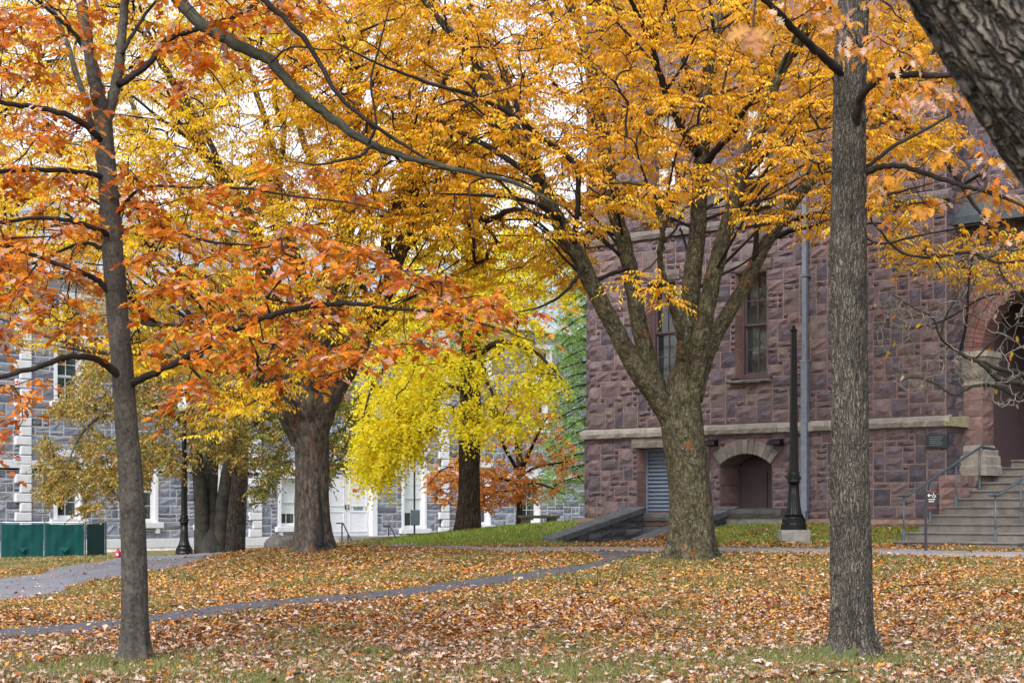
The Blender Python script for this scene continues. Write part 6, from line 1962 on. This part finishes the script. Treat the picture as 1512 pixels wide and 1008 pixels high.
# near, mostly oak
X, Y = frame_points(rl, 69000, 13.5, 25.0, 1.3)
X2, Y2 = frame_points(rl, 17500, 25.0, 37.0, 1.0)
Xo = np.concatenate([X, X2]); Yo = np.concatenate([Y, Y2])
op = on_path(Xo, Yo)
dens = .55 + .8 * patchy(Xo, Yo, 1.7, 1.0) + .55 * patchy(Xo, Yo, .5, 2.0) + .25 * np.clip((Yo - 18) / 5, 0, 1)
trk = np.exp(-((Xo - W(1258, 0, 18)[0] + .1) ** 2 + (Yo - 17.3) ** 2) / .8) + np.exp(-((Xo - W(200, 0, 17.5)[0]) ** 2 + (Yo - 16.9) ** 2) / .5)
ok = (rl.uniform(0, 1, len(Xo)) < np.where(op, .06, np.clip(dens - .75 * trk, .12, 1))) & ~behind_wall(Xo, Yo)
Xo, Yo = Xo[ok], Yo[ok]
P_, D_, N_ = lay(Xo, Yo, rl, rl.uniform(.008, .045, len(Xo)))
n = len(P_); S_ = np.clip(.066 * np.exp(rl.normal(0, .34, n)), .03, .125)
COLS_O = np.array([(.44, .305, .24), (.34, .22, .145), (.54, .42, .36), (.34, .11, .028), (.46, .19, .03), (.19, .06, .022), (.25, .14, .075)])
far = np.clip((Yo - 18) / 9, 0, 1)
wts = np.stack([3.2 - 1.6 * far, 2.4 - .4 * far, 1.6 - 1.0 * far, 1.3 + .4 * far, .9 + 2.6 * far, 1.2 - .3 * far, 1.2 + 0 * far], 1)
ci = (np.cumsum(wts / wts.sum(1, keepdims=True), 1) < rl.uniform(0, 1, (n, 1))).sum(1).clip(0, 6)
C_ = np.clip(COLS_O[ci] * (1 + .16 * rl.standard_normal((n, 1))), .01, .85)
LABS = ['pale pinkish fallen oak leaf lying on the foreground lawn', 'tan fallen oak leaf lying on the foreground lawn', 'palest cream-pink fallen oak leaf lying on the foreground lawn', 'rust fallen oak leaf lying on the foreground lawn',
        'bright orange fallen oak leaf lying on the foreground lawn', 'dark red-brown fallen oak leaf lying on the foreground lawn', 'mid brown fallen oak leaf lying on the foreground lawn']
GRPS = ['pale pinkish fallen leaves', 'tan fallen leaves', 'cream-pink fallen leaves', 'rust fallen leaves', 'orange fallen leaves', 'dark red-brown fallen leaves', 'mid brown fallen leaves']
pxq = CX + P_[:, 0] / P_[:, 1] * FPX; pyq = HZ - (P_[:, 2] - EYE) / P_[:, 1] * FPX
sc = np.where((pxq > 8) & (pxq < 1504) & (pyq < 1000), S_ / P_[:, 1], -1)
sc = np.where(N_[:, 1] > .1, sc * .8, sc)
pick = np.argsort(-sc)[:300]
fl_me = {}
s_ = norm(np.cross(N_, D_)); nn_ = np.cross(D_, s_)
for i in pick:
    key = (int(ci[i]), int(rl.integers(4)))
    if key not in fl_me:
        tv, tf = OAK_T[(key[0] + key[1] * 2) % len(OAK_T)]
        me = bpy.data.meshes.new('fallen_leaf'); me.from_pydata(tv.tolist(), [], tf.tolist())
        set_attr(me, 'col', np.tile(np.clip(COLS_O[key[0]] * (.85 + .1 * key[1]), 0, .9), (len(tv), 1))); me.materials.append(M['fallen']); fl_me[key] = me
    o = bpy.data.objects.new('fallen_leaf', fl_me[key]); COL.objects.link(o)
    mw = Matrix(((D_[i][0], s_[i][0], nn_[i][0], 0), (D_[i][1], s_[i][1], nn_[i][1], 0), (D_[i][2], s_[i][2], nn_[i][2], 0), (0, 0, 0, 1)))
    o.matrix_basis = Matrix.Translation(Vector(P_[i] + np.array([0, 0, .012]))) @ mw @ Matrix.Diagonal((S_[i], S_[i], S_[i], 1))
    kx_ = 0 if P_[i][0] < -1.6 else (2 if P_[i][0] > 1.7 else 1)
    tag(o, LABS[ci[i]].replace('on the foreground lawn', ('in front of the slender oak', 'on the open lawn between the two front trunks', 'in front of the furrowed trunk')[kx_]), 'leaf', GRPS[ci[i]] + (' before the oak', ' between the front trunks', ' before the furrowed trunk')[kx_])
rest = np.ones(n, bool); rest[pick] = False
VV = []; idx = np.where(rest)[0]
far_i = idx[P_[idx, 1] >= 19.5]; near_i = idx[P_[idx, 1] < 19.5]
for k in range(5):
    q = near_i[k::4] if k < 4 else far_i
    o = leaf_mesh('leaf_litter', OAK_S[k] if k < 4 else tpl_simple(.62, .22, .2), P_[q], D_[q], N_[q], S_[q], C_[q], M['fallen'])
    tag(o, 'thick carpet of fallen oak leaves over the lawn', 'leaf litter', kind='stuff')
# small zelkova leaves further back
X, Y = frame_points(rl, 145000, 19.0, 39.0, .6)
X2, Y2 = frame_points(rl, 30000, 36.0, 52.0, 1.0)
Xs = np.concatenate([X, X2]); Ys = np.concatenate([Y, Y2])
op = on_path(Xs, Ys)
hill = np.clip((Ys - 36.5) / 2, 0, 1) * (Xs > -3)
nearz = np.exp(-((Xs - W(1020, 0, 29.5)[0]) ** 2 + (Ys - 29.0) ** 2) / 1.2)
wall_ = ((Xs > 4) & (Ys > 33.3)) * .45
dens = .85 + .45 * patchy(Xs, Ys, 2.5, 6.0) - .66 * hill - wall_ * 1.25 - .4 * nearz - .35 * np.clip((24 - Ys) / 5, 0, 1)
ok = (rl.uniform(0, 1, len(Xs)) < np.where(op, .11, np.clip(dens, .08, 1))) & ~behind_wall(Xs, Ys)
Xs, Ys = Xs[ok], Ys[ok]
P_, D_, N_ = lay(Xs, Ys, rl, rl.uniform(.006, .035, len(Xs))); n = len(P_)
C_ = palette(rl, n, [(.52, .24, .05), (.44, .175, .04), (.58, .35, .09), (.35, .15, .055), (.50, .37, .26)], [4, 3.2, 2, 2.6, 3.2], .15)
o = leaf_mesh('leaf_litter', tpl_simple(.55, .12, .12), P_, D_, N_, rl.uniform(.038, .078, n), C_, M['fallen'])
tag(o, 'drift of small orange and gold leaves around the trunks and paths', 'leaf litter', kind='stuff')

# leafless suckers and fallen twigs
for (px, py, Y0, k, lab) in ((880, 868, 26.3, 9, 'low clump of bare upright suckers among the leaves near the thin path'),):
    x, y = gp(px, py, Y0); t_ = empty('bare_sapling', (x, y, gz(x, y))); tag(t_, lab, 'sapling')
    for i in range(k):
        a = rl.uniform(0, 6.28); L = rl.uniform(.3, .55); dx, dy = rl.normal(0, .22), rl.normal(0, .12)
        o_ = rl.normal(0, .25)
        MB().tube(catmull([(o_, 0, -.05), (o_ + dx * .3, dy * .4, L * .4), (o_ + dx * .8, dy, L * .8), (o_ + dx * 1.3, dy, L)], 4), np.linspace(.006, .002, 13), 5).build('stem', DK, t_)
for (px, py, Y0, L, ang, lab) in ((1375, 868, 24, .95, .2, 'thin curved fallen twig on the leaves right of the furrowed trunk'), (1245, 1000, 15.4, .5, .5, 'short dark stick lying on the moss before the furrowed trunk'),
                                  (440, 1003, 15.2, .4, 1.3, 'bent dark stick lying on the foreground leaves near the oak'), (1000, 934, 19.5, .35, -.5, 'small dark twig lying among pale leaves on the open lawn'), (870, 880, 25.2, .4, .1, 'dark stick lying below the bare suckers')):
    x, y = gp(px, py, Y0); z = gz(x, y)
    pts = [(-L / 2 * math.cos(ang), -L / 2 * math.sin(ang), .03), (-L * .15 * math.cos(ang), -L * .15 * math.sin(ang), .06), (L * .2 * math.cos(ang + .2), L * .2 * math.sin(ang), .055), (L / 2 * math.cos(ang + .4), L / 2 * math.sin(ang + .4), .03)]
    o = MB().tube(catmull(pts, 5), np.linspace(.011, .005, 16), 6).build('fallen_twig', DK, smooth=True); o.location = (x, y, z); tag(o, lab, 'twig')
